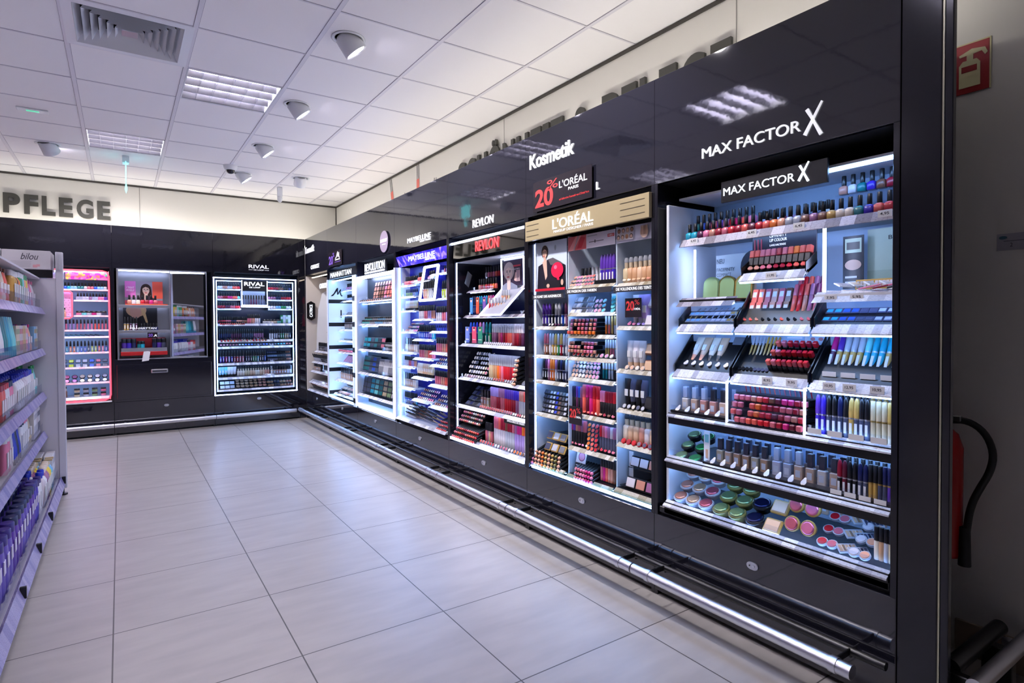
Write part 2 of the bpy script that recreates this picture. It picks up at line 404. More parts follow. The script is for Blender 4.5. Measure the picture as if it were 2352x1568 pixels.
# tilting spotlights
def spot(x, y, aim, lab, on=True, k=1.0, grp=None):
    t = empty('ceiling_spotlight', (x, y, CEIL)); tag(t, lab, 'spotlight', grp)
    m1 = MB(); m1.lathe([(.098, .0), (.1, -.004), (.088, -.008), (.078, -.004), (.078, .04)][::-1], 28)
    obj('bezel', m1, t, [WHITE])
    d_ = Vector(aim).normalized(); q = d_.to_track_quat('-Z', 'Y')
    hd = MB(); hd.lathe([(.05, .045), (.066, .03), (.072, -.075), (.068, -.08), (.06, -.072)], 26)
    h = obj('lamp_head', hd, t, [WHITE], loc=(0, 0, -.015)); h.rotation_mode = 'QUATERNION'; h.rotation_quaternion = q
    if on:
        e = obj('lens', MB().lathe([(.058, -.072), (.056, -.0705)], 26), h, [SPOTM])
        ld = bpy.data.lights.new('spot_beam', 'SPOT'); ld.energy = 62 * k; ld.spot_size = radians(86); ld.spot_blend = .7; ld.shadow_soft_size = .05; ld.color = (1, .95, .98)
        lo = bpy.data.objects.new('spot_beam', ld); COL.objects.link(lo); lo.parent = h; lo.location = (0, 0, -.09)
    return t
for q, (x, y) in enumerate([(1.155, 3.464), (1.165, 4.729), (1.16, 6.008), (1.171, 7.236)]):
    spot(x, y, (.75, -.1, -1), ['first', 'second', 'third', 'fourth'][q] + ' lit white tilting spotlight of the ceiling row, counted from the camera')
spot(1.16, 2.15, (.75, 0, -1), 'lit white tilting spotlight outside the picture, nearest the camera')
spot(1.78, 7.1, (.1, 1, -.9), 'small white tilting spotlight near the back corner of the ceiling', False)
spot(-.54, 7.04, (.5, 1, -1), 'white tilting spotlight above the word on the back wall', True, .8)
# dome camera, hanging sensor, exit pendant, ceiling exit sign
t = empty('security_camera', (1.01, 6.95, CEIL)); tag(t, 'white dome security camera on the ceiling beside the fourth spotlight', 'security camera')
obj('housing', MB().lathe([(.045, -.05), (.06, -.04), (.07, -.01), (.07, 0)], 24), t, [WHITE])
obj('dome', MB().lathe([(.01, -.088), (.026, -.083), (.038, -.07), (.044, -.05)], 24), t, [mat('smoked_dome', (18, 18, 28), .05)])
t = empty('hanging_sensor', (1.68, 7.72, CEIL)); tag(t, 'small white sensor box hanging from the ceiling near the corner', 'sensor')
obj('body', MB().cbox(-.03, .03, -.02, .02, -.12, 0, .004), t, [WHITE])
obj('cup', MB().lathe([(.01, -.19), (.03, -.17), (.032, -.13), (.02, -.115)], 16), t, [WHITE])
t = empty('exit_lamp', (.07, 7.16, CEIL)); tag(t, 'edge-on hanging exit lamp glowing pale turquoise below the ceiling', 'exit sign')
obj('bracket', MB().cbox(-.03, .03, -.05, .05, -.07, 0, .003), t, [WHITE])
obj('acrylic_plate', MB().cbox(-.004, .004, -.12, .12, -.24, -.07, .002), t, [mat('turquoise_lit_acrylic', (120, 220, 226), .2, emit=1.2)])
obj('drop', MB().prism([(-.012, -.33), (.0, -.37), (.012, -.33), (.0, -.24)], -.01, .01), t, [mat('turquoise_lit_acrylic')])
t = empty('emergency_light', (-.55, 5.99, CEIL)); tag(t, 'small flat white emergency light with green symbol on the ceiling', 'emergency light')
obj('plate', MB().cbox(-.1, .1, -.04, .04, -.012, 0, .004), t, [WHITE])
obj('symbol', MB().box(-.04, .04, -.018, .018, -.0135, -.012), t, [mat('green_pictogram', (70, 190, 150), .4, emit=.5)])
# cove strips lying on top of the cabinet runs
for nm, bx, lab in (('cove_light', (2.30, 2.36, .9, 7.95), 'long hidden strip light on top of the right cabinet run'),
                    ('cove_light', (-1.6, 2.3, 8.3, 8.36), 'long hidden strip light on top of the back cabinet run')):
    m_ = MB().box(bx[0], bx[1], bx[2], bx[3], 2.31, 2.33, 0); tag(obj(nm, m_, None, [COVE]), lab, 'strip light')

# ------------------------------------------------------------------ products
C = dict(white=(236, 236, 240), ivory=(232, 216, 196), beige=(216, 178, 146), tan=(196, 150, 112), sand=(206, 186, 150), brown=(120, 76, 56),
         coral=(232, 98, 84), red=(200, 28, 42), crimson=(156, 18, 44), burgundy=(98, 20, 42), pink=(232, 128, 164), rose=(206, 104, 120), magenta=(206, 36, 122),
         mauve=(160, 104, 142), lilac=(176, 150, 212), purple=(92, 52, 164), violet=(64, 40, 176), navy=(24, 30, 74), blue=(36, 90, 206), cobalt=(28, 50, 190),
         turquoise=(36, 170, 196), teal=(18, 120, 124), green=(52, 150, 84), lime=(196, 216, 48), sage=(140, 170, 120), olive=(122, 118, 60), yellow=(236, 206, 60),
         orange=(240, 120, 40), peach=(240, 168, 132), nude=(204, 140, 120), gold=(200, 160, 84), silver=(186, 188, 198), grey=(120, 120, 128), black=(18, 18, 22), smoke=(40, 38, 42), indigo=(50, 34, 116), amethyst=(104, 84, 186),
         skyblue=(140, 196, 236), pearl=(216, 208, 214), aqua=(120, 214, 214), plum=(84, 30, 70), slate=(72, 76, 100))
CW = {'skyblue': 'sky-blue'}
def cl(n_): return rgb(C[n_])
def T_(x=0, y=0, z=0, rx=0, ry=0, rz=0):
    return Matrix.Translation((x, y, z)) @ Matrix.Rotation(radians(rz), 4, 'Z') @ Matrix.Rotation(radians(ry), 4, 'Y') @ Matrix.Rotation(radians(rx), 4, 'X')
def L(prof, seg=12, pw=1, mi=0, **k): return MB().lathe(prof, seg, mi, pw=pw, **k)
def k_polish():
    return [('bottle', L([(.0135, 0), (.0148, .003), (.0148, .025), (.008, .031)], 12, .45), [TINT], 0), ('cap', L([(.0074, .031), (.0078, .033), (.0074, .066), (.0068, .067)], 10), [BLACK], None)]
def k_polish_round():
    return [('bottle', L([(.010, 0), (.0115, .004), (.0115, .034), (.006, .041)], 12), [TINT], 0), ('cap', L([(.0072, .041), (.0074, .082), (.006, .084)], 10), [BLACK], None)]
def k_lipstick():
    return [('case', MB().cbox(-.0095, .0095, -.05, .02, 0, .019, .002), [BLACK], None), ('color_end', MB().cbox(-.009, .009, -.062, -.05, .0005, .0185, .003), [TINT], 0)]
def k_lipstick_round():
    T = T_(0, 0, .01, 90)
    return [('case', L([(.0095, -.02), (.0095, .05)], 12, T=T), [BLACK], None), ('color_end', L([(.0085, .05), (.0082, .058), (.006, .061)], 12, T=T), [TINT], 0)]
def k_lip_box():
    return [('case', MB().cbox(-.011, .011, -.011, .011, 0, .032, .002), [BLACK], None), ('color_cap', MB().cbox(-.0105, .0105, -.0105, .0105, .032, .062, .003), [TINT], 0)]
def k_gloss():
    return [('tube', L([(.008, 0), (.0088, .003), (.0088, .06), (.0065, .063)], 12), [TINT], 0), ('cap', L([(.0092, .062), (.0088, .104), (.007, .107)], 12), [TINT], 1)]
def k_mascara():
    b_ = L([(.0065, 0), (.0088, .006), (.0096, .03), (.0092, .062)], 12).box(-.004, .004, -.0104, -.0090, .015, .05, 1)
    return [('tube', b_, [TINT, LABELW], 0), ('ring', L([(.0094, .062), (.0094, .067)], 12), [SILVER], None), ('cap', L([(.0095, .067), (.0098, .085), (.008, .118), (.004, .13)], 12), [TINT], 1)]
def k_mascara_slim():
    return [('tube', L([(.0075, 0), (.0075, .06)], 10), [TINT], 0), ('ring', L([(.008, .06), (.008, .065)], 10), [GOLD], None), ('cap', L([(.0078, .065), (.0076, .123), (.006, .125)], 10), [TINT], 1)]
def k_foundation():
    return [('bottle', MB().cbox(-.016, .016, -.011, .011, .002, .062, .003).box(-.009, .009, -.0116, -.011, .02, .045, 1), [TINT, LABELW], 0),
            ('cap', MB().cbox(-.0105, .0105, -.0095, .0095, .064, .112, .002), [TINT], 1), ('clear_case', MB().cbox(-.019, .019, -.014, .014, 0, .122, .002), [ACRYL], None)]
def k_foundation_open():
    return [('bottle', L([(.014, 0), (.016, .004), (.016, .066), (.009, .072)], 12, .7), [TINT], 0), ('cap', L([(.0105, .072), (.0105, .098)], 12), [mat('beige_cap', (196, 178, 152), .35)], None), ('clear_top', L([(.0115, .098), (.012, .11), (.008, .122)], 12), [TINTC], 1)]
def ell(secs, seg=12):
    mb = MB(); vs = []
    for rx, ry, z in secs:
        for i in range(seg):
            a = 2 * pi * i / seg; vs.append((rx * cos(a), ry * sin(a), z))
    k = len(secs)
    mb.add(vs, [(j * seg + i, j * seg + (i + 1) % seg, (j + 1) * seg + (i + 1) % seg, (j + 1) * seg + i) for j in range(k - 1) for i in range(seg)], 0, True)
    mb.add(vs[-seg:], [tuple(range(seg))]); return mb
def k_tube():
    b_ = ell([(.014, .014, .028), (.018, .015, .06), (.021, .009, .10), (.022, .0015, .122)])
    b_.box(-.009, .009, -.0155, -.010, .05, .078, 1)
    return [('tube', b_, [TINT, LABELW], 0), ('cap', L([(.013, 0), (.0135, .028)], 14), [TINT], 1)]
def k_compact():
    return [('base', L([(.026, -.018), (.030, 0), (.034, .004), (.034, .009), (.031, .012)], 18), [TINT], 1), ('lid', L([(.0275, .012), (.0275, .015), (.022, .017)], 18), [TINTM], 0)]
def k_compact_sq():
    return [('base', MB().cbox(-.031, .031, -.026, .026, 0, .011, .004), [TINT], 1), ('lid', MB().cbox(-.025, .025, -.02, .02, .011, .014, .003), [TINT], 0)]
def k_palette():
    m_ = MB()
    for k in range(5): m_.cbox(-.048 + k * .0196, -.032 + k * .0196, -.02, .02, .009, .0115, .001, k % 2)
    return [('case', MB().cbox(-.055, .055, -.03, .03, 0, .009, .002), [TINT], 1), ('pans', m_, [TINT, TINTM], 0)]
def k_pencil():
    return [('barrel', L([(.004, 0), (.0043, .003), (.0043, .085)], 8), [TINT], 0), ('cap', L([(.0048, .085), (.0046, .118), (.002, .124)], 8), [TINT], 1)]
def k_carton():
    return [('box', MB().cbox(-.016, .016, -.012, .012, 0, .098, .0015).box(-.011, .011, -.0126, -.012, .05, .08, 1), [TINT, LABELW], 0)]
def k_jar():
    return [('jar', L([(.020, 0), (.022, .003), (.022, .02)], 14), [TINT], 0), ('lid', L([(.0215, .02), (.0215, .034), (.019, .036)], 14), [TINT], 1)]
def k_swatch():
    p = [(.004, 0), (.009, .006), (.011, .014), (.008, .024), (.003, .04), (-.003, .04), (-.008, .024), (-.011, .014), (-.009, .006), (-.004, 0)]
    return [('swatch', MB().prism([(x, z) for x, z in p], -.004, 0), [TINT], 0)]
def k_pot():
    return [('pan', L([(.014, 0), (.0155, .003), (.0155, .009)], 14), [TINT], 1), ('powder', L([(.0125, .009), (.012, .0105)], 14), [TINT], 0)]
def k_mini():
    return [('case', MB().cbox(-.016, .016, -.008, .008, 0, .03, .002), [TINT], 1), ('front', MB().cbox(-.012, .012, -.0095, -.008, .006, .025, .001), [TINT], 0)]
def k_arch():
    pts = [(-.04, 0), (.04, 0), (.04, .07)] + [(.04 * cos(a), .07 + .03 * sin(a)) for a in [pi * k / 8 for k in range(1, 8)]] + [(-.04, .07)]
    return [('shell', MB().prism(pts, 0, .014), [TINTM], 0), ('rim', MB().prism([(x * .86, z * .9 + .003) for x, z in pts], -.0012, 0), [TINT], 1)]
def k_brush():
    return [('handle', L([(.003, 0), (.004, .06), (.005, .085)], 8), [TINT], 1), ('bristle_head', L([(.006, .085), (.012, .1), (.010, .118), (.004, .124)], 10), [TINT], 0)]
KIND = {  # key: (builder, object name, noun, category)
    'polish': (k_polish, 'nail_polish_bottle', 'nail polish', 'nail polish'), 'polish2': (k_polish_round, 'nail_polish_bottle', 'slim nail polish', 'nail polish'),
    'lip': (k_lipstick, 'lipstick', 'square-ended lipstick', 'lipstick'), 'lipr': (k_lipstick_round, 'lipstick', 'round-ended lipstick', 'lipstick'),
    'lipbox': (k_lip_box, 'lipstick', 'upright lipstick', 'lipstick'), 'gloss': (k_gloss, 'lip_gloss', 'lip gloss', 'lip gloss'),
    'masc': (k_mascara, 'mascara', 'mascara', 'mascara'), 'mascs': (k_mascara_slim, 'mascara', 'slim mascara', 'mascara'),
    'found': (k_foundation, 'foundation_bottle', 'cased foundation', 'foundation'), 'foundo': (k_foundation_open, 'foundation_bottle', 'pump foundation', 'foundation'),
    'tube': (k_tube, 'cream_tube', 'cream tube', 'tube'), 'comp': (k_compact, 'powder_compact', 'round compact', 'compact'),
    'compsq': (k_compact_sq, 'powder_compact', 'square compact', 'compact'), 'pal': (k_palette, 'eye_shadow_palette', 'shadow palette', 'palette'),
    'pen': (k_pencil, 'cosmetic_pencil', 'cosmetic pencil', 'pencil'), 'carton': (k_carton, 'product_carton', 'carton', 'carton'),
    'jar': (k_jar, 'cream_jar', 'small jar', 'jar'), 'swatch': (k_swatch, 'tester_swatch', 'tester swatch', 'tester'), 'pot': (k_pot, 'powder_pot', 'powder pot', 'powder pot'),
    'mini': (k_mini, 'eye_shadow', 'small eye shadow', 'eye shadow'), 'arch': (k_arch, 'display_compact', 'arched display compact', 'display compact'),
    'brush': (k_brush, 'makeup_brush', 'makeup brush', 'brush')}
ORD = 'first second third fourth fifth sixth seventh eighth ninth tenth eleventh twelfth thirteenth fourteenth fifteenth sixteenth seventeenth eighteenth nineteenth twentieth'.split()
ORD += ['twenty-' + o_ for o_ in ORD[:9]] + ['thirtieth'] + ['thirty-' + o_ for o_ in ORD[:9]]
TIER = ['front', 'second', 'third', 'fourth', 'fifth', 'sixth', 'seventh']
MESH = {}
def kmesh(kind, near):
    key = (kind, near)
    if key not in MESH:
        ps = KIND[kind][0]()
        if near: MESH[key] = [(nm, mb.mesh(nm, mats), ck) for nm, mb, mats, ck in ps]
        else:
            mb = MB(); ml = []
            for nm, b_, mats, ck in ps:
                off = len(ml)
                ml += [m_ if not (ck == 1 and m_ in (TINT, TINTC)) else BLACK for m_ in mats]
                mb.add(b_.v, [], 0); o0 = len(mb.v) - len(b_.v)
                for f, mi, s_ in zip(b_.f, b_.m, b_.sm): mb.f.append([o0 + i for i in f]); mb.m.append(mi + off); mb.sm.append(s_)
            MESH[key] = [(KIND[kind][1], mb.mesh(KIND[kind][1], ml), 0)]
    return MESH[key]
COUNT = {}
ADJ = None
def product(fr, kind, u, d, z, c0, c1='black', rx=0, rz=0, s=1.0, near=True, label='', grp=None, sz=None):
    _, name, noun, cat = KIND[kind]
    COUNT[name] = COUNT.get(name, 0) + 1
    ps = kmesh(kind, near); loc = fr.P(u, d, z)
    if near and len(ps) > 1:
        o = empty(name, loc, fr.rz + radians(rz), radians(rx))
        for nm, me, ck in ps:
            obj(nm, me, o, color=cl(c1 if ck == 1 else c0))
    else:
        o = obj(name, ps[0][1], None, loc=loc, rot=(radians(rx), 0, fr.rz + radians(rz)), color=cl(c0))
    if s != 1.0 or sz: o.scale = (s, s, sz or s)
    tag(o, label, cat, grp)
    return o
def row(fr, stand, rn, kind, n, u0, u1, d, z, cols, cap='black', rx=0, s=1.0, tiers=1, dd=0.0, dz=0.0, near=True, jit=0.0, skip=0.0, rz=0, sz=None, slope=0.0):
    if isinstance(cols, str): cols = cols.split()
    caps = cap.split()
    noun = KIND[kind][2]
    for t in range(tiers):
        for k in range(n):
            if skip and random.random() < skip: continue
            if len(cols) > n and tiers > 1: cc = cols[(t * n + k) % len(cols)]
            else: cc = cols[k * len(cols) // n] if len(cols) <= n else cols[k]
            cp = caps[k * len(caps) // n] if len(caps) <= n else caps[k % len(caps)]
            if cp == 'slate' and kind in ('found', 'foundo'): cp = 'smoke'
            u = u0 + (u1 - u0) * (k + .5) / n; dv = d + t * dd + slope * k
            if ADJ: u, dv = ADJ(u, dv, 0)
            tn = (TIER[t] + ' tier ') if tiers > 1 else ''
            lab = '%s %s, %s from left, %s%s, %s' % (CW.get(cc, cc), noun, ORD[k], tn, rn, stand)
            j = (random.random() - .5) * jit
            product(fr, kind, u, dv, z + t * dz, cc, cp, rx, rz + j * 900, s, near, lab, stand + ' ' + rn, sz)

# ------------------------------------------------------------------ cabinets
YE = [.847, 1.870, 2.897, 3.920, 4.945, 5.970, 6.995, 8.0]
def cabinet(fr, W, label, lock=True, drawer=False, niche=(.39, 1.90), back=None, sidem=None):
    t = fr.root('cosmetics_cabinet'); tag(t, label, 'cabinet')
    g = .0006
    obj('fascia_panel', MB().cbox(g, W - g, 0, .02, 1.90, 2.38, .001), t, [GLOSS])
    obj('top_panel', MB().box(0, W, .02, .42, 2.27, 2.30), t, [BLACKM])
    obj('soffit', MB().box(.02, W - .02, .021, .41, niche[1], niche[1] + .012), t, [BLACKM])
    obj('back_panel', MB().box(.0, W, .41, .42, .0, 2.27), t, [back or BLACKM])
    for a, b_ in ((0, .02), (W - .02, W)): obj('side_panel', MB().cbox(a + g / 2, b_ - g / 2, .0, .41, .0, 1.90, .001), t, [sidem or GLOSS2])
    if drawer:
        obj('base_panel', MB().cbox(g, W - g, -.001, .02, .02, .375, .002), t, [GLOSS])
        dr = obj('flap_door', MB().cbox(.03, W - .03, -.003, .02, .40, .80, .002), t, [GLOSS])
        h = MB().cbox(.36, .53, -.012, .0, .69, .735, .018); h.cbox(.372, .518, -.0135, -.009, .702, .723, .008, 1)
        obj('handle', h, dr, [CHROME, mat('steel_recess', (92, 92, 98), .3, .8)])
        obj('frame_panel', MB().cbox(g, W - g, -.0005, .019, .378, .862, .001), t, [GLOSS])
    else:
        obj('base_panel', MB().cbox(g, W - g, -.001, .02, .02, .375, .002), t, [GLOSS])
    obj('plinth', MB().box(0, W, .04, .40, 0, .02).box(0, W, .02, .4, .36, .385), t, [BLACKM])
    lk = MB(); lk.prism([(.019 * cos(a) + math.copysign(.006, cos(a)), .015 * sin(a)) for a in [2 * pi * k / 20 + .01 for k in range(20)]], -.006, 0)
    lk.cyl(0, 0, 0, .002, .005, 10, 1, T=T_(.006, -.006, 0, 90)); lk.cyl(0, 0, 0, .0018, .0025, 8, 2, T=T_(-.011, -.0065, 0, 90))
    obj('lock', lk, t, [SILVER, CHROME, BLACK], loc=(W / 2, 0, .305))
    return t
LN = ['glossy black cabinet beside the broad black column, with a black brand board', 'glossy black cabinet holding the display with the champagne header',
      'glossy black cabinet holding the display with red header letters', 'glossy black cabinet holding the display with the violet patterned header',
      'glossy black cabinet holding the white-framed display with black interior', 'glossy black cabinet holding the white display with black bands',
      'glossy black cabinet in the corner holding the cream display']
FR = []
CAB = []
for k in range(7):
    W = YE[k + 1] - YE[k]; fr = Fr(2.05, YE[k + 1], -pi / 2); FR.append(fr); CAB.append(cabinet(fr, W, LN[k]))
# end column beside the first cabinet
t = empty('end_column', (2.05, .847, 0), -pi / 2); tag(t, 'broad glossy black end column with a thin metal edge strip', 'column')
obj('front_panel', MB().cbox(.002, .112, .0, .03, 0, 2.95, .002), t, [GLOSS2]); obj('edge_strip', MB().box(.112, .117, .004, .012, 0, 2.95), t, [mat('pale_edge_strip', (190, 186, 160), .3, .6)])
obj('return_panel', MB().cbox(.117, .139, .006, .03, 0, 2.95, .002), t, [GLOSS2])
# back run: frames at y = 8
BX = [-1.09, -.07, .95, 1.97]
BF = [Fr(x, 8.0, 0) for x in (-2.11, -1.09, -.07, .95)]
cabinet(BF[0], 1.02, 'glossy black cabinet at the far end of the back run, behind the white shelving')
cabinet(BF[1], 1.02, 'glossy black cabinet holding the display outlined in pink light')
cabinet(BF[2], 1.02, 'glossy black cabinet with a mirrored niche, flap door and steel grip', drawer=True, niche=(.862, 1.90))
cabinet(BF[3], 1.02, 'glossy black cabinet on the back wall holding the display outlined in white light')
t = empty('corner_post', (1.97, 8.0, 0)); tag(t, 'narrow glossy black post closing the corner between both cabinet runs', 'post')
obj('front', MB().cbox(.001, .079, 0, .08, 0, 2.38, .002), t, [GLOSS])
# floor bumper rails
def rail(fr, a, b_, brs, lab, dout=-.14, z=.15, rear=True, cuts=(), name='bumper_rail', r=.024):
    t = fr.root(name); tag(t, lab, 'rail')
    segs = [a] + list(cuts) + [b_]
    for p, q in zip(segs[:-1], segs[1:]):
        obj('rail_tube', MB().tube([(p + .0035, dout, z), (q - .0035, dout, z)], r, 16), t, [CHROME])
    if rear: obj('rear_tube', MB().tube([(a + .02, dout + .105, z + .01), (b_ + .05, dout + .105, z + .01)], .014, 12), t, [BLACK])
    for u in brs:
        br_ = MB().tube([(u - .012, dout, z), (u + .012, dout, z)], r + .003, 16, 0)
        br_.cbox(u - .004, u + .004, dout, dout + .105, z + .0, z + .022, .002, 1).cbox(u - .004, u + .004, dout + .1, .0, z - .012, z + .018, .002, 1)
        obj('bracket', br_, t, [CHROME, BLACK])
    return t
R0 = Fr(2.05, 8.0, -pi / 2)
cuts = [8.0 - y for y in YE[1:-1]][::-1]
brs = []
for c_ in cuts: brs += [c_ - .085, c_ + .095]
rail(R0, .2, 7.09, [.28] + brs + [7.03], 'long polished steel bumper rail along the foot of the right cabinets', cuts=cuts)
cb_ = [c_ + .0 for c_ in (1.02, 2.04)]
rail(BF[0], .9, 4.0, [1.0, 1.94, 2.14, 2.95, 3.16, 3.9], 'steel bumper rail along the foot of the back wall cabinets', rear=False, dout=-.13, z=.13, cuts=(2.04, 3.06))
EF = Fr(0, 0, 0)
t = EF.root('bumper_rail'); tag(t, 'short double bumper rail, black and steel, beyond the black column', 'rail')
obj('rear_tube', MB().tube([(2.16, .735, .172), (2.585, .735, .172)], .026, 18), t, [BLACK]); obj('rail_tube', MB().tube([(2.12, .66, .16), (2.645, .66, .16)], .024, 18), t, [CHROME])
obj('bracket', MB().cbox(2.43, 2.47, .655, .74, .0, .165, .003).cbox(2.13, 2.16, .66, .75, .0, .17, .003), t, [BLACK])
obj('foot', MB().cyl(2.56, .70, 0, .15, .02, 14).cyl(2.56, .70, 0, .02, .04, 16), t, [CHROME])
# fascia lettering: brand words stand on the panels
def words_on(k, txt, y0, wd, z, ht, mt=LETTERW, bold=.012, parent=None, ex=.006, d=0, name='fascia_lettering'):
    return text(txt, wd, ht, YE[k + 1] - y0, -.0005 + d, z, mt, parent or CAB[k], ex, bold, name)
def xglyph(par, x, z, h_, y=-.001, mt=LETTERW):
    mb = MB(); w_ = h_ * .62
    def stroke(a, b_, r0, r1):
        a, b_ = Vector(a), Vector(b_); dv = (b_ - a).normalized(); nn = Vector((-dv.y, dv.x))
        p = [a - nn * r0, b_ - nn * r1, b_ + nn * r1, a + nn * r0]; mb.prism([(x + q.x, z + q.y) for q in p], y - .006, y)
    stroke((0, h_ * .1), (w_, h_ * 1.15), .005 * h_ / .08, .0022 * h_ / .08); stroke((w_ * .12, h_), (w_ * .55, h_ * .5), .005 * h_ / .08, .003 * h_ / .08); stroke((w_ * .45, h_ * .6), (w_ * .95, h_ * .0), .003 * h_ / .08, .005 * h_ / .08)
    obj('cross_letter', mb, par, [mt])
words_on(0, 'MAX FACTOR', 1.601, .43, 1.955, .042, bold=.0)
xglyph(CAB[0], YE[1] - 1.155, 1.925, .10)
words_on(1, 'Kosmetik', 2.85, .412, 2.178, .085, bold=.016)
words_on(1, 'L', 2.262, .024, 1.95, .04, bold=.004)
words_on(2, 'REVLON', 3.535, .27, 1.925, .055, bold=.0)
words_on(3, 'MAYBELLINE', 4.649, .45, 1.944, .04, bold=.0)
words_on(3, 'NEW YORK', 4.40, .20, 1.926, .013, bold=.004)
words_on(6, 'Kosmetik', 7.97, .42, 2.18, .085, bold=.012)
words_on(6, 'CATRICE', 7.70, .36, 1.955, .05, bold=.008)
text('RIVAL', .24, .045, .405, -.0005, 1.965, LETTERW, bpy.data.objects['cosmetics_cabinet.010'], .006, .02, 'fascia_lettering')
text('DE LOOP', .12, .015, .465, -.0005, 1.938, LETTERW, bpy.data.objects['cosmetics_cabinet.010'], .006, .01, 'fascia_lettering')
obj('underline', MB().box(.405, .455, -.006, -.0005, 1.943, 1.947).box(.595, .645, -.006, -.0005, 1.943, 1.947), bpy.data.objects['cosmetics_cabinet.010'], [LETTERW])
# hanging fascia signs
def sign(fr, u0, u1, z0, z1, d, base, label, cat='sign', th=.003, rx=0):
    t = fr.root('promotion_sign', u0, d, z0); tag(t, label, cat)
    obj('card', MB().cbox(0, u1 - u0, -th, 0, 0, z1 - z0, .0005), t, [base]); return t
PROMO = flat((34, 28, 34), .25); RD = flat((226, 60, 62))
t = sign(FR[1], 2.897 - 2.80, 2.897 - 2.283, 1.915, 2.088, -.012, PROMO, 'black sale sign with red discount figure on the glossy fascia')
text('20', .17, .105, .02, -.003, .02, RD, t, .001, .03); text('%', .10, .05, .135, -.003, .11, RD, t, .001, .0)
text("L'ORÉAL", .235, .048, .245, -.003, .098, LETTERW, t, .001, .004); text('PARIS', .085, .016, .325, -.003, .073, LETTERW, t, .001, .01)
text('auf dekorative Kosmetik von L\'Oréal Paris', .25, .012, .245, -.003, .03, RD, t, .001, .004)
t = sign(FR[5], 6.995 - 6.90, 6.995 - 6.40, 1.92, 2.085, -.012, PROMO, 'black sale sign with violet discount figure on the far fascia')
text('20', .16, .10, .02, -.003, .02, flat((122, 84, 190)), t, .001, .03); text('%', .06, .05, .17, -.003, .10, flat((122, 84, 190)), t, .001, .0)
def mglyph(par, x, z, wd, ht, mt, y=-.003, th=.001):
    mb = MB()
    pts = [(0, .02), (.1, .0), (.24, .3), (.42, .78), (.52, .98), (.62, 1), (.6, .6), (.6, .42), (.78, .82), (.86, .86), (.84, .5), (.9, .12), (1, .1), (.96, .0), (.86, .0), (.78, .2), (.77, .5), (.62, .18), (.52, .2), (.5, .62), (.36, .3), (.2, .02)]
    mb.prism([(x + p[0] * wd, z + p[1] * ht) for p in pts[::-1]], y - th, y); obj('wave_logo', mb, par, [mt])
mglyph(t, .26, .075, .17, .075, LETTERW)
text('MANHATTAN', .17, .014, .26, -.003, .055, LETTERW, t, .001, .006); obj('rule', MB().box(.24, .46, -.004, -.003, .035, .040), t, [flat((122, 84, 190))])
t = FR[4].root('hanging_badge', 5.97 - 5.163, -.012, 2.02); tag(t, 'mauve oval badge hanging on the fascia with white lettering', 'sign')
obj('disc', MB().prism([(.1 * cos(a), .1 * sin(a)) for a in [2 * pi * k / 28 for k in range(28)]], -.003, 0), t, [flat((150, 136, 158))])
text('EXKLUSIV', .16, .03, -.08, -.003, -.005, LETTERW, t, .001, .02); text('nur bei uns', .09, .012, -.045, -.003, -.03, LETTERW, t, .001, .005)

# ------------------------------------------------------------------ display inserts
def shelf(t, u0, u1, d0, d1, z, th=.018, board=BLACK, rail=STRIP, led=LEDB, lip=.028, railh=.028, name='shelf', slant=.02):
    b_ = obj(name, MB().box(u0, u1, d0, d1, z - th, z), t, [board])
    if rail:
        mb = MB(); y0, y1 = d0 - slant, d0
        mb.add([(u0, y0, z - railh), (u1, y0, z - railh), (u1, y1, z), (u0, y1, z), (u0, y0 + .003, z - railh - .002), (u1, y0 + .003, z - railh - .002), (u1, y1 + .003, z - .003), (u0, y1 + .003, z - .003)],
               [(0, 1, 2, 3), (7, 6, 5, 4), (0, 4, 5, 1), (0, 3, 7, 4), (1, 5, 6, 2)])
        obj('price_rail', mb, b_, [rail])
    if led: obj('light_strip', MB().box(u0 + .005, u1 - .005, d0 + .004, d0 + .012, z - th - .005, z - th), b_, [led])
    if lip: obj('clear_lip', MB().box(u0 + .002, u1 - .002, d0 + .003, d0 + .0045, z, z + lip), b_, [ACRYL])
    return b_
def vled(t, u, d, z0, z1, m_=LEDW, wd=.008): return obj('light_strip', MB().box(u, u + wd, d, d + .006, z0, z1), t, [m_])
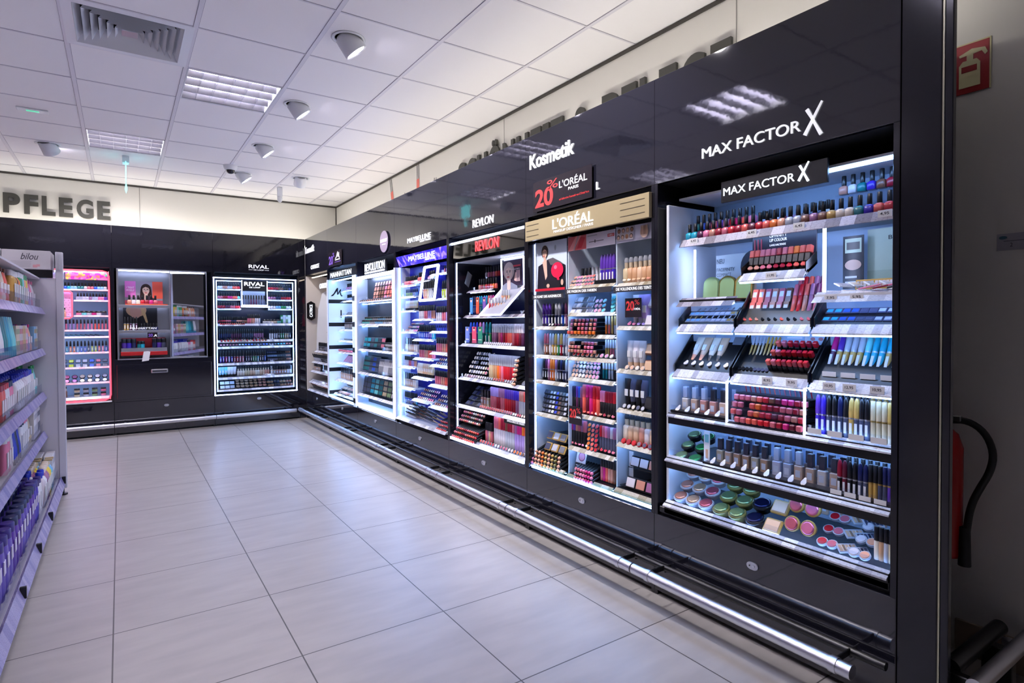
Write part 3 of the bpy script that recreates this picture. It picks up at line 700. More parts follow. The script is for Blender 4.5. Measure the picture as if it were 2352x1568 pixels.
def tray(t, u0, u1, d0, z0, d1, z1, rail=STRIP, board=BLACK, led=LEDB, back=None):
    """sloping tray with side cheeks, price rail and light under the front edge"""
    mb = MB(); mb.add([(u0, d0, z0), (u1, d0, z0), (u1, d1, z1), (u0, d1, z1), (u0, d0, z0 - .012), (u1, d0, z0 - .012), (u1, d1, z1 - .012), (u0, d1, z1 - .012)], [(0, 1, 2, 3), (7, 6, 5, 4), (0, 4, 5, 1), (0, 3, 7, 4), (1, 5, 6, 2), (3, 2, 6, 7)])
    b_ = obj('tray', mb, t, [board])
    for u in (u0, u1 - .004):
        sd = MB(); sd.add([(u, d0 - .01, z0 - .02), (u, d0 - .01, z0 + .03), (u, d1 - .005, z1 + .035), (u, d1, z1 - .012), (u + .004, d0 - .01, z0 - .02), (u + .004, d0 - .01, z0 + .03), (u + .004, d1 - .005, z1 + .035), (u + .004, d1, z1 - .012)],
               [(0, 1, 2, 3), (7, 6, 5, 4), (0, 4, 5, 1), (1, 5, 6, 2), (2, 6, 7, 3)])
        obj('cheek', sd, b_, [board])
    rl = MB(); rl.add([(u0, d0 - .03, z0 - .026), (u1, d0 - .03, z0 - .026), (u1, d0, z0 + .006), (u0, d0, z0 + .006), (u0, d0 - .03, z0 - .031), (u1, d0 - .03, z0 - .031), (u1, d0 + .004, z0), (u0, d0 + .004, z0)],
               [(0, 1, 2, 3), (7, 6, 5, 4), (0, 4, 5, 1), (0, 3, 7, 4), (1, 5, 6, 2)])
    obj('price_rail', rl, b_, [rail])
    if led: obj('light_strip', MB().box(u0 + .004, u1 - .004, d0 - .026, d0 - .014, z0 - .037, z0 - .031), b_, [led])
    return b_
def poster(fr, u0, u1, z0, z1, d, label, bg, shapes, name='poster', cat='poster', rx=0, texts=()):
    """a flat printed card; shapes: (kind, colour, numbers in 0..1 of the card)"""
    t = fr.root(name, u0, d, z0)
    if rx: t.rotation_euler = (radians(rx), 0, fr.rz)
    tag(t, label, cat)
    W_, H_ = u1 - u0, z1 - z0
    mats = [flat(bg, .3)]; mb = MB().box(0, W_, 0, .003, 0, H_)
    for q, (sh, col, *a) in enumerate(shapes):
        fm = flat(col, .3)
        if fm not in mats: mats.append(fm)
        if sh == 'e': pts = [((a[0] + a[2] * cos(v)) * W_, (a[1] + a[3] * sin(v)) * H_) for v in [2 * pi * k / 20 for k in range(20)]]
        elif sh == 'r': pts = [(a[0] * W_, a[1] * H_), (a[2] * W_, a[1] * H_), (a[2] * W_, a[3] * H_), (a[0] * W_, a[3] * H_)]
        else: pts = [(a[k] * W_, a[k + 1] * H_) for k in range(0, len(a), 2)]
        y = -.0004 * (q + 1)
        mb.add([(x, y, z) for x, z in pts], [tuple(range(len(pts)))], mats.index(fm))
    obj('print', mb, t, mats)
    for q, (s_, x, z, wd, ht, col) in enumerate(texts): text(s_, wd * W_, ht * H_, x * W_, -.0004 * (len(shapes) + 1), z * H_, flat(col), t, .0004, .01, 'printed_words')
    return t
SK = (226, 186, 164); HR = (52, 34, 30)
def woman(cx, cy, r, skin=SK, hair=HR, top=(30, 30, 36), long=True, asp=1.0):
    """shapes of a printed head-and-shoulders portrait: asp = card height / width"""
    rx, ry = r, r * 1.28 / asp
    s_ = [('e', hair, cx, cy + .2 * ry, rx * 1.28, ry * 1.2)]
    if long: s_ += [('p', hair, cx - rx * 1.3, cy + ry * .2, cx + rx * 1.3, cy + ry * .2, cx + rx * 1.5, cy - ry * 1.6, cx - rx * 1.5, cy - ry * 1.6)]
    s_ += [('p', top, cx - rx * 2.4, cy - ry * 3.6, cx + rx * 2.4, cy - ry * 3.6, cx + rx * 2.0, cy - ry * 1.8, cx + rx * .6, cy - ry * 1.3, cx - rx * .6, cy - ry * 1.3, cx - rx * 2.0, cy - ry * 1.8),
           ('p', skin, cx - rx * .42, cy - ry * 2.1, cx, cy - ry * 2.5, cx + rx * .42, cy - ry * 2.1, cx + rx * .4, cy - ry * .6, cx - rx * .4, cy - ry * .6),
           ('p', skin, cx - rx * .86, cy + ry * .3, cx - rx * .8, cy - ry * .35, cx - rx * .5, cy - ry * .82, cx - rx * .18, cy - ry * 1.02, cx + rx * .18, cy - ry * 1.02, cx + rx * .5, cy - ry * .82, cx + rx * .8, cy - ry * .35, cx + rx * .86, cy + ry * .3, cx + rx * .6, cy + ry * .9, cx - rx * .6, cy + ry * .9),
           ('p', hair, cx - rx * .98, cy - ry * .1, cx - rx * .72, cy + ry * .42, cx - rx * .1, cy + ry * .72, cx + rx * .62, cy + ry * .5, cx + rx * .98, cy - ry * .1, cx + rx * 1.02, cy + ry * .9, cx + rx * .3, cy + ry * 1.3, cx - rx * .6, cy + ry * 1.25, cx - rx * 1.05, cy + ry * .7)]
    dk = tuple(int(v * .72) for v in skin)
    for sg in (-1, 1):
        x_ = cx + sg * rx * .38
        s_ += [('p', (70, 50, 42), x_ - rx * .24, cy + ry * .2, x_ + rx * .24, cy + ry * .2, x_ + rx * .16, cy + ry * .29, x_ - rx * .18, cy + ry * .29),
               ('e', (236, 230, 228), x_, cy + ry * .05, rx * .19, ry * .075), ('e', (44, 36, 40), x_, cy + ry * .06, rx * .085, ry * .07), ('p', (44, 34, 36), x_ - rx * .22, cy + ry * .07, x_ + rx * .22, cy + ry * .07, x_ + rx * .12, cy + ry * .135, x_ - rx * .12, cy + ry * .135)]
    s_ += [('p', dk, cx - rx * .04, cy + ry * .1, cx - rx * .16, cy - ry * .27, cx + rx * .14, cy - ry * .29, cx + rx * .02, cy - ry * .22),
           ('p', (168, 44, 54), cx - rx * .34, cy - ry * .56, cx, cy - ry * .63, cx + rx * .34, cy - ry * .56, cx + rx * .12, cy - ry * .48, cx, cy - ry * .5, cx - rx * .12, cy - ry * .48),
           ('p', (206, 78, 84), cx - rx * .3, cy - ry * .57, cx - rx * .14, cy - ry * .67, cx + rx * .14, cy - ry * .67, cx + rx * .3, cy - ry * .57)]
    return s_
def board_sign(t, u0, u1, z0, z1, d, m_, name='header', th=.012): return obj(name, MB().cbox(u0, u1, d - th, d, z0, z1, .001), t, [m_])

# ================================================================== display beside the column (black brand boards)
F = FR[0]; A = 'column-side cabinet'
t = F.root('cosmetics_display'); tag(t, 'white and black illuminated display full of products beside the broad black column', 'display stand')
obj('back_panel', MB().box(.05, 1.0, .37, .39, .41, 1.86), t, [mat('pale_blue_back', (190, 206, 226), .5)])
obj('cheek', MB().cbox(.045, .06, .03, .38, .41, 1.80, .002), t, [WHITE])
obj('cheek', MB().cbox(.998, 1.003, .06, .38, .41, 1.85, .002), t, [WHITE])
obj('top_panel', MB().box(.06, 1.0, .10, .38, 1.825, 1.835), t, [WHITE])
obj('light_strip', MB().box(.3, .99, .11, .125, 1.815, 1.825), t, [LEDB])
bsm = obj('base_trim', MB().cbox(.03, 1.003, .0, .05, .39, .418, .003), t, [BLACK])
for z, d0, nm in ((.445, .0, 'bottom'), (.65, .012, 'second'), (.852, .025, 'third')):
    shelf(t, .06, .998, d0, .37, z, th=.016, board=BLACK, rail=None, led=None, lip=0); obj('front_board', MB().box(.06, .998, d0, d0 + .008, z - .05, z - .012), t, [BLACK])
    if z > .5: obj('light_strip', MB().box(.065, .99, d0 + .012, d0 + .024, z - .024, z - .017), t, [LEDB])
    rl = MB(); rl.add([(.06, d0 - .012, z - .012), (.998, d0 - .012, z - .012), (.998, d0 + .018, z + .008), (.06, d0 + .018, z + .008), (.06, d0 - .012, z - .018), (.998, d0 - .012, z - .018), (.998, d0 + .021, z + .002), (.06, d0 + .021, z + .002)], [(0, 1, 2, 3), (7, 6, 5, 4), (0, 4, 5, 1), (0, 3, 7, 4), (1, 5, 6, 2)]); obj('price_rail', rl, t, [STRIP])
    obj('light_strip', MB().box(.065, .99, d0 + .019, d0 + .023, z + .002, z + .006), t, [LEDB])
    obj('clear_lip', MB().box(.062, .996, d0 + .018, d0 + .0195, z + .008, z + .035), t, [ACRYL])
    if z > .5: obj('shelf_light', MB().box(.08, .98, .26, .27, z - .052, z - .046), t, [LEDB])
# bottom shelf: stacks of compacts
Z = .465; bs_ = 'bottom shelf'
row(F, A, bs_ + ' end', 'comp', 3, .075, .28, .06, Z, 'nude beige rose', 'silver', 24, 1.02, 3, .045, .045)
row(F, A, bs_ + ' green part', 'comp', 2, .285, .44, .06, Z, 'sage sage', 'olive', 24, 1.1, 3, .05, .042)
row(F, A, bs_ + ' navy part', 'comp', 1, .45, .515, .06, Z, 'navy', 'black', 24, 1.15, 2, .05, .05)
row(F, A, bs_ + ' gold part', 'compsq', 1, .525, .61, .05, Z, 'beige', 'gold', 50, 1.15, 2, .055, .062)
row(F, A, bs_ + ' blush part', 'comp', 2, .615, .74, .05, Z + .035, 'rose pink', 'gold', 68, .88, 2, .03, .066)
row(F, A, bs_ + ' small rouge part', 'pot', 2, .745, .815, .045, Z, 'red rose', 'silver', 30, 1.25, 4, .045, .036)
row(F, A, bs_ + ' palette part', 'pal', 2, .82, .9, .06, Z, 'beige slate', 'silver', 35, .62, 3, .05, .04, rz=55)
row(F, A, bs_ + ' pearl part', 'pot', 2, .86, .93, .035, Z, 'pearl peach', 'silver', 30, 1.2, 3, .05, .034)
row(F, A, bs_ + ' concealer part', 'gloss', 4, .935, .995, .05, Z, 'ivory tan silver sand', 'black', 0, 1.05)
row(F, A, bs_ + ' rear', 'found', 9, .45, .93, .30, Z + .02, 'ivory beige tan', 'slate', 0, .8)
# second shelf
Z = .652; s2 = 'second shelf'
row(F, A, s2 + ' end', 'comp', 2, .075, .225, .06, Z, 'sage green', 'black', 22, .98, 3, .045, .042)
t2 = F.root('leaflet', .235, .055, Z); tag(t2, 'white upright leaflet with printed bottle on the second shelf of the column-side cabinet', 'leaflet')
obj('card', MB().box(0, .03, 0, .002, 0, .14).box(.009, .021, -.0005, 0, .02, .06, 1).box(.005, .025, -.0005, 0, .09, .125, 2), t2, [LABELW, flat((206, 160, 130)), flat((120, 190, 200))])
row(F, A, s2 + ' left half', 'found', 6, .275, .525, .09, Z, 'sand beige tan tan sand tan', 'slate', 0, 1.0)
row(F, A, s2 + ' right half', 'found', 6, .535, .805, .09, Z, 'pearl silver beige beige ivory beige', 'silver slate', 0, 1.05)
row(F, A, s2 + ' behind', 'found', 12, .275, .8, .16, Z, 'sand beige tan', 'slate', 0, 1.0)
row(F, A, s2 + ' red-black part', 'masc', 6, .80, .905, .07, Z, 'black burgundy black black slate slate', 'crimson burgundy black black navy navy', 0, .93)
row(F, A, s2 + ' column end', 'mascs', 6, .905, .995, .07, Z, 'gold slate purple', 'black navy', 0, 1.0)
row(F, A, s2 + ' rear column end', 'mascs', 8, .80, .99, .13, Z, 'gold slate', 'black', 0, 1.0)
row(F, A, s2 + ' ledge', 'swatch', 9, .27, .72, .028, Z + .008, 'ivory pearl ivory white pearl ivory', 'black', -55, .95, rz=8)
obj('tester_ledge', MB().box(.25, .995, .026, .075, Z + .001, Z + .012), t, [BLACK])
for k in range(4):
    obj('name_plate', MB().box(.80 + k * .048, .838 + k * .048, .021, .023, Z + .008, Z + .024, T=Matrix.Identity(4)), t, [LABELW])
# third shelf
Z = .854; s3 = 'third shelf'
row(F, A, s3 + ' end', 'found', 5, .085, .335, .09, Z, 'ivory beige nude nude beige', 'silver slate', 0, 1.05)
row(F, A, s3 + ' behind', 'found', 5, .085, .335, .17, Z, 'ivory beige nude', 'silver', 0, 1.05)
row(F, A, s3 + ' ledge', 'swatch', 5, .075, .34, .035, Z + .008, 'ivory pearl ivory ivory pearl', 'black', -55, .95, rz=10)
obj('tester_ledge', MB().box(.07, .36, .03, .075, Z + .001, Z + .012), t, [BLACK])
bx = F.root('lipstick_rack', .375, .025, Z); tag(bx, 'clear light-edged rack of coloured lipsticks on the third shelf beside the column', 'lipstick rack')
obj('case', MB().box(0, .325, .0, .002, .0, .165), bx, [ACRYL]); obj('light_edge', MB().box(-.006, .0, -.004, .004, -.02, .168).box(.325, .331, -.004, .004, -.02, .168), bx, [LEDE])
obj('top_edge', MB().box(-.003, .0, .0, .1, .165, .168).box(.325, .328, .0, .1, .165, .168), bx, [LEDW])
for r_ in range(5): obj('rack_shelf', MB().box(.0, .325, .006 + r_ * .012, .11, r_ * .029 - .001, r_ * .029 + .0015), bx, [BLACK])
LC = ('coral rose rose coral coral red red rose crimson magenta burgundy rose '
      'coral rose coral coral orange red red burgundy crimson rose nude red '
      'rose rose pink coral orange red crimson crimson rose rose crimson nude '
      'rose rose rose nude coral red brown burgundy magenta magenta crimson rose').split()
for r_ in range(4):
    row(F, A, 'light-edged rack ' + ['bottom', 'lower', 'upper', 'top'][r_], 'lip', 12, .38, .695, .10 + r_ * .012, Z + .0025 + r_ * .029, LC[r_ * 12:r_ * 12 + 12], 'black', 0, 1.28, skip=.05)
row(F, A, 'light-edged rack lid', 'pen', 14, .39, .69, .12, Z + .12, 'red coral rose crimson', 'silver', 20, .5)
row(F, A, s3 + ' violet part', 'masc', 6, .715, .835, .08, Z, 'violet violet slate slate slate slate', 'purple violet black black navy black', 0, 1.1)
row(F, A, s3 + ' golden part', 'masc', 4, .835, .905, .08, Z, 'gold slate slate slate', 'gold black black', 0, 1.1)
row(F, A, s3 + ' column end', 'mascs', 5, .905, .995, .08, Z, 'sand', 'sand gold', 0, 1.12)
row(F, A, s3 + ' behind golden part', 'masc', 13, .715, .995, .16, Z, 'slate gold slate', 'black gold', 0, 1.1)
for k in range(4): obj('name_plate', MB().box(.715 + k * .072, .765 + k * .072, .024, .026, Z + .006, Z + .026), t, [LABELW])
# three lit sloping trays
for (u0, u1, nm) in ((.068, .362, 'a'), (.372, .698, 'b'), (.708, .997, 'c')):
    tray(t, u0, u1, .07, 1.045, .19, 1.175)
row(F, A, 'low tray one', 'tube', 4, .10, .275, .125, 1.088, 'ivory beige ivory beige', 'peach black', -30, 1.0)
row(F, A, 'low tray one', 'swatch', 6, .085, .34, .085, 1.07, 'pearl ivory pearl ivory', 'black', -60, .95, rz=12)
mi = F.root('tilted_mirror', .285, .145, 1.10); mi.rotation_euler = (radians(-32), 0, F.rz); tag(mi, 'small grey mirror leaning in the low sloping tray', 'mirror')
obj('pane', MB().cbox(0, .075, -.004, 0, 0, .115, .003), mi, [mat('grey_mirror', (168, 168, 176), .15, .6)])
row(F, A, 'low tray two', 'pen', 8, .385, .515, .13, 1.088, 'gold sand gold silver', 'silver gold', -28, 1.05)
row(F, A, 'low tray two', 'swatch', 8, .38, .52, .085, 1.065, 'black slate', 'black', -60, .8, rz=20)
for r_ in range(3):
    row(F, A, 'low tray two ' + ['bottom', 'middle', 'upper'][r_] + ' line', 'lipbox', 8 - (r_ > 1), .515, .69, .10 + r_ * .034, 1.075 + r_ * .036, ['coral', 'rose', 'red', 'crimson', 'red', 'crimson', 'red', 'red'], 'black', 35, .82)
poster(F, .52, .60, 1.18, 1.215, .205, 'pale blue printed strip in the middle low tray', (170, 200, 226), [('r', (240, 240, 246), .1, .5, .9, .7)], 'info_card', 'card')
poster(F, .61, .69, 1.18, 1.215, .205, 'pale printed strip with lip drawings in the middle low tray', (190, 204, 220), [('e', (200, 120, 120), .3, .5, .12, .2), ('e', (200, 120, 120), .7, .5, .12, .2)], 'info_card', 'card')
row(F, A, 'low tray three', 'masc', 11, .725, .99, .13, 1.088, 'plum gold gold gold gold turquoise turquoise turquoise gold slate slate', 'magenta purple silver silver silver aqua turquoise turquoise turquoise gold gold', -26, 1.15)
for k in range(4): obj('mascara_plate', MB().box(.735 + k * .066, .785 + k * .066, .085, .087, 1.066, 1.084, T=None), t, [LABELW])
# upper trays
tray(t, .078, .372, .085, 1.25, .16, 1.315); tray(t, .708, .997, .085, 1.25, .16, 1.315); tray(t, .382, .698, .085, 1.25, .17, 1.36)
row(F, A, 'middle tray one', 'pen', 9, .09, .36, .12, 1.282, 'gold silver silver pearl', 'silver', -60, .75)
row(F, A, 'middle tray one', 'mini', 10, .09, .36, .105, 1.262, 'skyblue silver pearl gold', 'silver', -50, .8, 2, .03, .03)
row(F, A, 'middle tray three', 'mini', 9, .72, .99, .105, 1.262, 'turquoise blue slate silver brown', 'slate', -50, .9, 2, .03, .03)
row(F, A, 'middle tray two', 'carton', 6, .392, .572, .135, 1.275, 'coral coral rose nude rose brown', 'black', -18, .75, 2, .024, .055)
row(F, A, 'middle tray two', 'gloss', 5, .58, .69, .135, 1.305, 'coral red nude mauve rose', 'rose red coral mauve plum', -18, 1.05, 2, .03, .03)
row(F, A, 'middle tray two', 'swatch', 11, .39, .69, .10, 1.27, 'coral nude black black coral black rose rose', 'black', -55, .8, rz=25)
for u0, u1 in ((.084, .366), (.714, .991)): obj('acrylic_cover', MB().box(u0, u1, .085, .087, 1.268, 1.335), t, [ACRYL])
# decks above the outer trays
obj('deck', MB().box(.078, .372, .08, .37, 1.352, 1.366), t, [BLACK]); obj('deck', MB().box(.708, .997, .08, .37, 1.352, 1.366), t, [WHITE])
sl = MB(); sl.add([(.078, .055, 1.335), (.372, .055, 1.335), (.372, .10, 1.375), (.078, .10, 1.375)], [(0, 1, 2, 3)]); obj('price_rail', sl, t, [STRIPK])
sl = MB(); sl.add([(.708, .055, 1.335), (.997, .055, 1.335), (.997, .10, 1.375), (.708, .10, 1.375)], [(0, 1, 2, 3)]); obj('price_rail', sl, t, [STRIP])
obj('light_strip', MB().box(.09, .36, .086, .094, 1.343, 1.350).box(.72, .99, .086, .094, 1.343, 1.350), t, [LEDB])
vled(t, .095, .16, 1.375, 1.60); vled(t, .705, .14, 1.375, 1.62, LEDW, .011)
poster(F, .135, .375, 1.375, 1.575, .27, 'pale poster with product announcement and a face behind the arched compacts', (206, 220, 226), woman(.80, .62, .2, (232, 200, 182), (40, 50, 66), (196, 210, 218), False, .85), texts=[('NEU', .04, .80, .17, .11, (60, 80, 96)), ('FACEFINITY', .04, .62, .40, .08, (60, 80, 96)), ('COMPACT', .04, .50, .32, .08, (60, 80, 96)), ('MAKE UP', .04, .38, .32, .08, (60, 80, 96))])
row(F, A, 'deck under the poster', 'arch', 3, .13, .38, .18, 1.367, 'sage olive gold', 'sage', -6, 1.05, slope=0)
# middle unit: tray with backing card
tray(t, .40, .675, .09, 1.46, .16, 1.50)
obj('backing_card', MB().cbox(.39, .665, .172, .177, 1.505, 1.638, .001), t, [mat('dark_backing_card', (44, 40, 50), .35)])
text('LIPFINITY', .075, .012, .47, .171, 1.612, LETTERW, t, .001, .01, 'printed_words'); text('LIP COLOUR', .075, .012, .47, .171, 1.594, LETTERW, t, .001, .01, 'printed_words')
text('LANG HALTENDE', .07, .008, .47, .171, 1.576, LETTERW, t, .001, .01, 'printed_words')
obj('printed_sticks', MB().box(.40, .405, .170, .172, 1.53, 1.61).box(.415, .42, .170, .172, 1.53, 1.61).box(.43, .435, .170, .172, 1.53, 1.61), t, [flat((196, 70, 80))])
row(F, A, 'card-backed tray', 'lipbox', 11, .40, .665, .135, 1.497, 'coral coral rose rose rose crimson rose coral orange coral coral', 'black', -12, 1.05)
row(F, A, 'card-backed tray front', 'swatch', 9, .41, .665, .105, 1.478, 'nude rose rose crimson crimson red coral coral', 'black', -60, .95, rz=30)
# deck on the column side: brow corner
poster(F, .725, .80, 1.39, 1.59, .25, 'black card with open palette picture in the brow corner', (40, 44, 52), [('r', (196, 214, 190), .1, .68, .9, .95), ('r', (90, 90, 88), .18, .74, .82, .88), ('e', (210, 178, 160), .5, .45, .4, .1), ('r', (214, 222, 226), .12, .1, .88, .14), ('r', (214, 222, 226), .12, .2, .7, .24)])
poster(F, .80, .99, 1.39, 1.61, .28, 'pale green brow card behind the palettes', (206, 220, 196), [('r', (190, 206, 180), 0, 0, 1, .3)], texts=[('BROW', .38, .80, .42, .07, (60, 66, 60))])
row(F, A, 'brow corner', 'pal', 3, .80, .99, .20, 1.40, 'silver pearl silver', 'gold', 80, .62, rz=0)
row(F, A, 'brow corner', 'pal', 5, .73, .99, .14, 1.37, 'pearl ivory silver pearl ivory', 'white', 25, .55, 2, .05, .03, rz=70)
row(F, A, 'brow corner front', 'pen', 3, .83, .97, .10, 1.38, 'pink crimson black', 'pink', 82, .7, rz=75)
# polish shelf
Z = 1.642; ps = 'top shelf'
shelf(t, .075, .998, .10, .30, Z, railh=.034, rail=STRIPK, led=LEDB, lip=.02)
obj('riser', MB().box(.08, .998, .155, .26, Z, Z + .045), t, [ACRYL])
obj('riser', MB().box(.72, .998, .20, .26, Z + .045, Z + .10), t, [ACRYL])
P1 = 'turquoise turquoise plum pink nude crimson rose red crimson coral burgundy red coral orange peach silver silver brown mauve brown gold ivory ivory teal violet coral red crimson'.split()
P2 = 'teal blue plum rose purple mauve crimson magenta coral pink'.split()
P3 = 'silver brown pearl crimson mauve mauve brown slate slate ivory ivory teal purple coral crimson red'.split()
row(F, A, ps, 'polish', 28, .085, .99, .125, Z, P1, 'black', 0, 1.06)
row(F, A, ps + ' rear', 'polish', 10, .085, .40, .185, Z + .046, P2, 'black', 0, 1.05)
row(F, A, ps + ' rear middle', 'polish', 10, .42, .715, .185, Z + .02, P3[:10], 'black', 0, 1.0)
row(F, A, ps + ' upper level', 'polish', 8, .725, .99, .222, Z + .102, 'nude pearl teal violet brown crimson rose red', 'black', 0, 1.05)
b_ = board_sign(t, .325, .77, 1.765, 1.852, .06, BLACK)
text('MAX FACTOR', .31, .032, .338, .047, 1.792, LETTERLIT, t, .002, .006); xglyph(t, .665, 1.782, .062, .047, LETTERLIT)
obj('header_arm', MB().box(.4, .41, .06, .2, 1.83, 1.84).box(.7, .71, .06, .2, 1.83, 1.84), t, [BLACK])
dots = MB()
for k in range(46): dots.box(.085 + k * .0198, .089 + k * .0198, .112, .116, 1.6205, 1.6245)
for k in range(14): dots.box(.09 + k * .0198, .094 + k * .0198, .092, .096, 1.340, 1.344).box(.72 + k * .0198, .724 + k * .0198, .092, .096, 1.340, 1.344)
obj('light_dots', dots, t, [LEDW])
for u, z, s_, d in ((.42, 1.628, '6,45', .088), (.62, 1.628, '6,45', .088), (.92, 1.628, '4,95', .088), (.13, 1.628, '6,45', .088), (.52, 1.446, '11,95', .066), (.76, 1.035, '10,95', .043), (.83, 1.035, '12,95', .043), (.92, 1.035, '10,95', .043), (.52, 1.035, '8,95', .043), (.62, 1.035, '9,95', .043), (.75, 1.35, '7,95', .07), (.84, 1.35, '5,95', .07)):
    cd = obj('price_card', MB().cbox(u, u + .045, d - .002, d, z - .012, z + .014, .0005), t, [LABELW]); text(s_, .028, .011, u + .008, d - .002, z - .004, flat((50, 50, 60)), cd, .0005, .01, 'printed_price')
print('m0', len(bpy.data.objects))

# ================================================================== champagne-headed display
F = FR[1]; A = 'champagne-header cabinet'
t = F.root('cosmetics_display'); tag(t, 'three-column illuminated display under the champagne coloured header board', 'display stand')
obj('back_panel', MB().box(.03, 1.0, .37, .39, .41, 1.75), t, [mat('pale_lilac_back', (196, 196, 222), .5)])
cols_ = [(.03, .335), (.345, .722), (.732, 1.003)]
for u in (.025, .3375, .7245, .998): obj('upright', MB().box(u, u + .007, .05, .38, .40, 1.75), t, [mat('pale_blue_upright', (208, 222, 240), .35)])
obj('light_strip', MB().box(.022, .026, .046, .052, .41, 1.74), t, [LEDW])
hd = board_sign(t, .02, 1.012, 1.752, 1.868, .0, GOLDB, th=.02)
ln_ = MB()
for k in range(3):
    for u0, u1 in ((.035, .155), (.825, .985)): ln_.box(u0, u1, -.0215, -.02, 1.778 + k * .032, 1.7805 + k * .032)
obj('rule', ln_, t, [flat((84, 74, 60))])
text("L'ORÉAL", .34, .068, .29, -.021, 1.79, LETTERLIT, t, .002, .0); text('MAKEUP DESIGNER / PARIS', .33, .014, .30, -.021, 1.769, LETTERW, t, .001, .0)
obj('header_end', MB().box(.998, 1.006, .0, .3, 1.752, 1.868), t, [BLACK])
sh = {0: [1.243, 1.072, .92, .722, .42], 1: [1.468, 1.32, 1.20, 1.075, .96, .76, .57, .414], 2: [1.463, 1.247, 1.03, .83, .655, .425]}
for ci, (u0, u1) in enumerate(cols_):
    for z in sh[ci]:
        dd = .055 if z > .5 else .035
        shelf(t, u0 + .006, u1 - .004, dd, .36, z, th=.012, board=(WHITE if z > 1.4 else BLACK), rail=STRIPG, led=LEDB, railh=.02, lip=0, slant=.022)
for ci, (z, s_, w_) in enumerate(((1.418, 'DIE KUNST DES AUGENBLICKS', .26), (1.436, 'DIE PASSION DER FARBEN', .24), (1.43, 'DIE VOLLENDUNG DES TEINTS', .24))):
    u0, u1 = cols_[ci]; obj('category_board', MB().box(u0 + .004, u1 - .002, .02, .032, z - .014, z + .014), t, [mat('slate_board', (56, 56, 62), .4)])
    text(s_, w_, .015, u0 + .024, .019, z - .007, LETTERW, t, .001, .008, 'printed_words')
obj('base_light', MB().box(.03, 1.0, .005, .012, .395, .401).box(.03, 1.0, .012, .016, .384, .388), t, [LEDB])
obj('base_glass', MB().box(.03, 1.0, .0, .035, .406, .412), t, [GLASS])
bal = [('r', (206, 218, 236), 0, 0, 1, 1), ('e', (150, 160, 180), .65, .86, .03, .05), ('r', (150, 160, 180), .635, .8, .665, .86)]
bal += [('p', (34, 32, 44), .06, .0, .98, .0, .97, .48, .80, .56, .58, .66, .42, .64, .28, .58, .10, .52), ('p', (98, 92, 96), .42, .64, .58, .66, .82, .56, .92, .5, .5, .52),
        ('p', (228, 190, 170), .24, .6, .38, .64, .40, .30, .34, .22)]
bal += [q for q in woman(.32, .775, .085, SK, HR, (34, 32, 44), False, .97) if q[1] != (34, 32, 44)]
bal += [
        ('e', (226, 34, 76), .74, .40, .19, .155), ('e', (246, 120, 150), .69, .46, .05, .04), ('p', (226, 34, 76), .72, .26, .80, .26, .84, .12, .8, .1),
        ('r', (30, 30, 36), .32, .04, .84, .2), ('r', (206, 40, 60), .02, .0, .98, .05), ('e', SK, .46, .1, .05, .04), ('e', SK, .9, .15, .04, .06)]
poster(F, .036, .334, 1.452, 1.742, .045, 'poster of a dark-haired woman in black jacket holding a pink balloon', (206, 218, 236), bal)
poster(F, .346, .50, 1.665, 1.742, .045, 'promotion strip with red lipstick close-ups under the champagne header', (206, 90, 96), [('p', (232, 150, 150), 0, 0, .3, 0, .75, 1, .45, 1), ('p', (196, 30, 50), .5, .1, .75, .1, .95, .8, .7, .9), ('p', (170, 160, 170), .3, 0, .36, 0, .62, 1, .56, 1)], 'promotion_strip')
poster(F, .50, .722, 1.665, 1.742, .045, 'white promotion strip with a brow pencil drawing and red tag', (226, 218, 232), [('r', (120, 110, 120), .1, .38, .62, .44), ('r', (80, 70, 80), .3, .32, .34, .52), ('r', (170, 170, 180), .05, .8, .4, .86), ('r', (200, 30, 44), .76, .55, .98, .75)], 'promotion_strip', texts=[('NEU', .79, .59, .16, .12, (250, 240, 240))])
sh8 = []
for q in range(8):
    cx, cy = .07 + (q % 4) * .115, .74 - (q // 4) * .42
    sh8 += [('r', (214, 202, 204), cx - .05, cy - .19, cx + .05, cy + .2), ('e', [HR, (90, 62, 40), (180, 140, 90), HR][q % 4], cx, cy + .03, .042, .15), ('e', SK if q % 3 else (170, 116, 90), cx, cy + .01, .03, .11)]
sh8 += [('e', (206, 176, 160), .74, .45, .1, .36)] + [('r', [(180, 140, 110), (200, 160, 130), (150, 110, 90)][k % 3], .66 + k * .035, .3, .685 + k * .035, .86) for k in range(5)] + [('r', (120, 120, 130), .93, .7, .99, .85)]
poster(F, .733, 1.0, 1.665, 1.742, .045, 'promotion strip with eight small portraits and a foundation smear', (214, 212, 230), sh8, 'promotion_strip')
# column one
ADJ = lambda u, d, y: (u - (min(d, .06 + (d - .06) * .5) - .04) * (2.897 - u) / 2.05 * .6, d if d < .06 else .06 + (d - .06) * .5)
row(F, A, 'first column top', 'masc', 8, .085, .325, .12, 1.243, 'purple violet navy black navy slate blue mauve', 'purple purple black silver silver navy plum', 0, 1.05)
row(F, A, 'first column front ledge', 'swatch', 8, .09, .32, .065, 1.246, 'black white plum black', 'black', -60, .6, rz=30)
row(F, A, 'first column second shelf', 'masc', 9, .10, .33, .12, 1.072, 'nude brown pearl gold gold green crimson slate silver', 'rose silver silver gold silver gold silver silver', 0, .98)
row(F, A, 'first column third shelf', 'masc', 10, .09, .325, .12, .92, 'black black mauve orange orange silver slate black navy slate', 'black plum pink orange orange mauve black navy black silver', 0, 1.0)
row(F, A, 'first column fourth shelf', 'mini', 8, .09, .32, .07, .722, 'slate silver white cobalt brown black silver', 'black', -30, .85, 5, .025, .026)
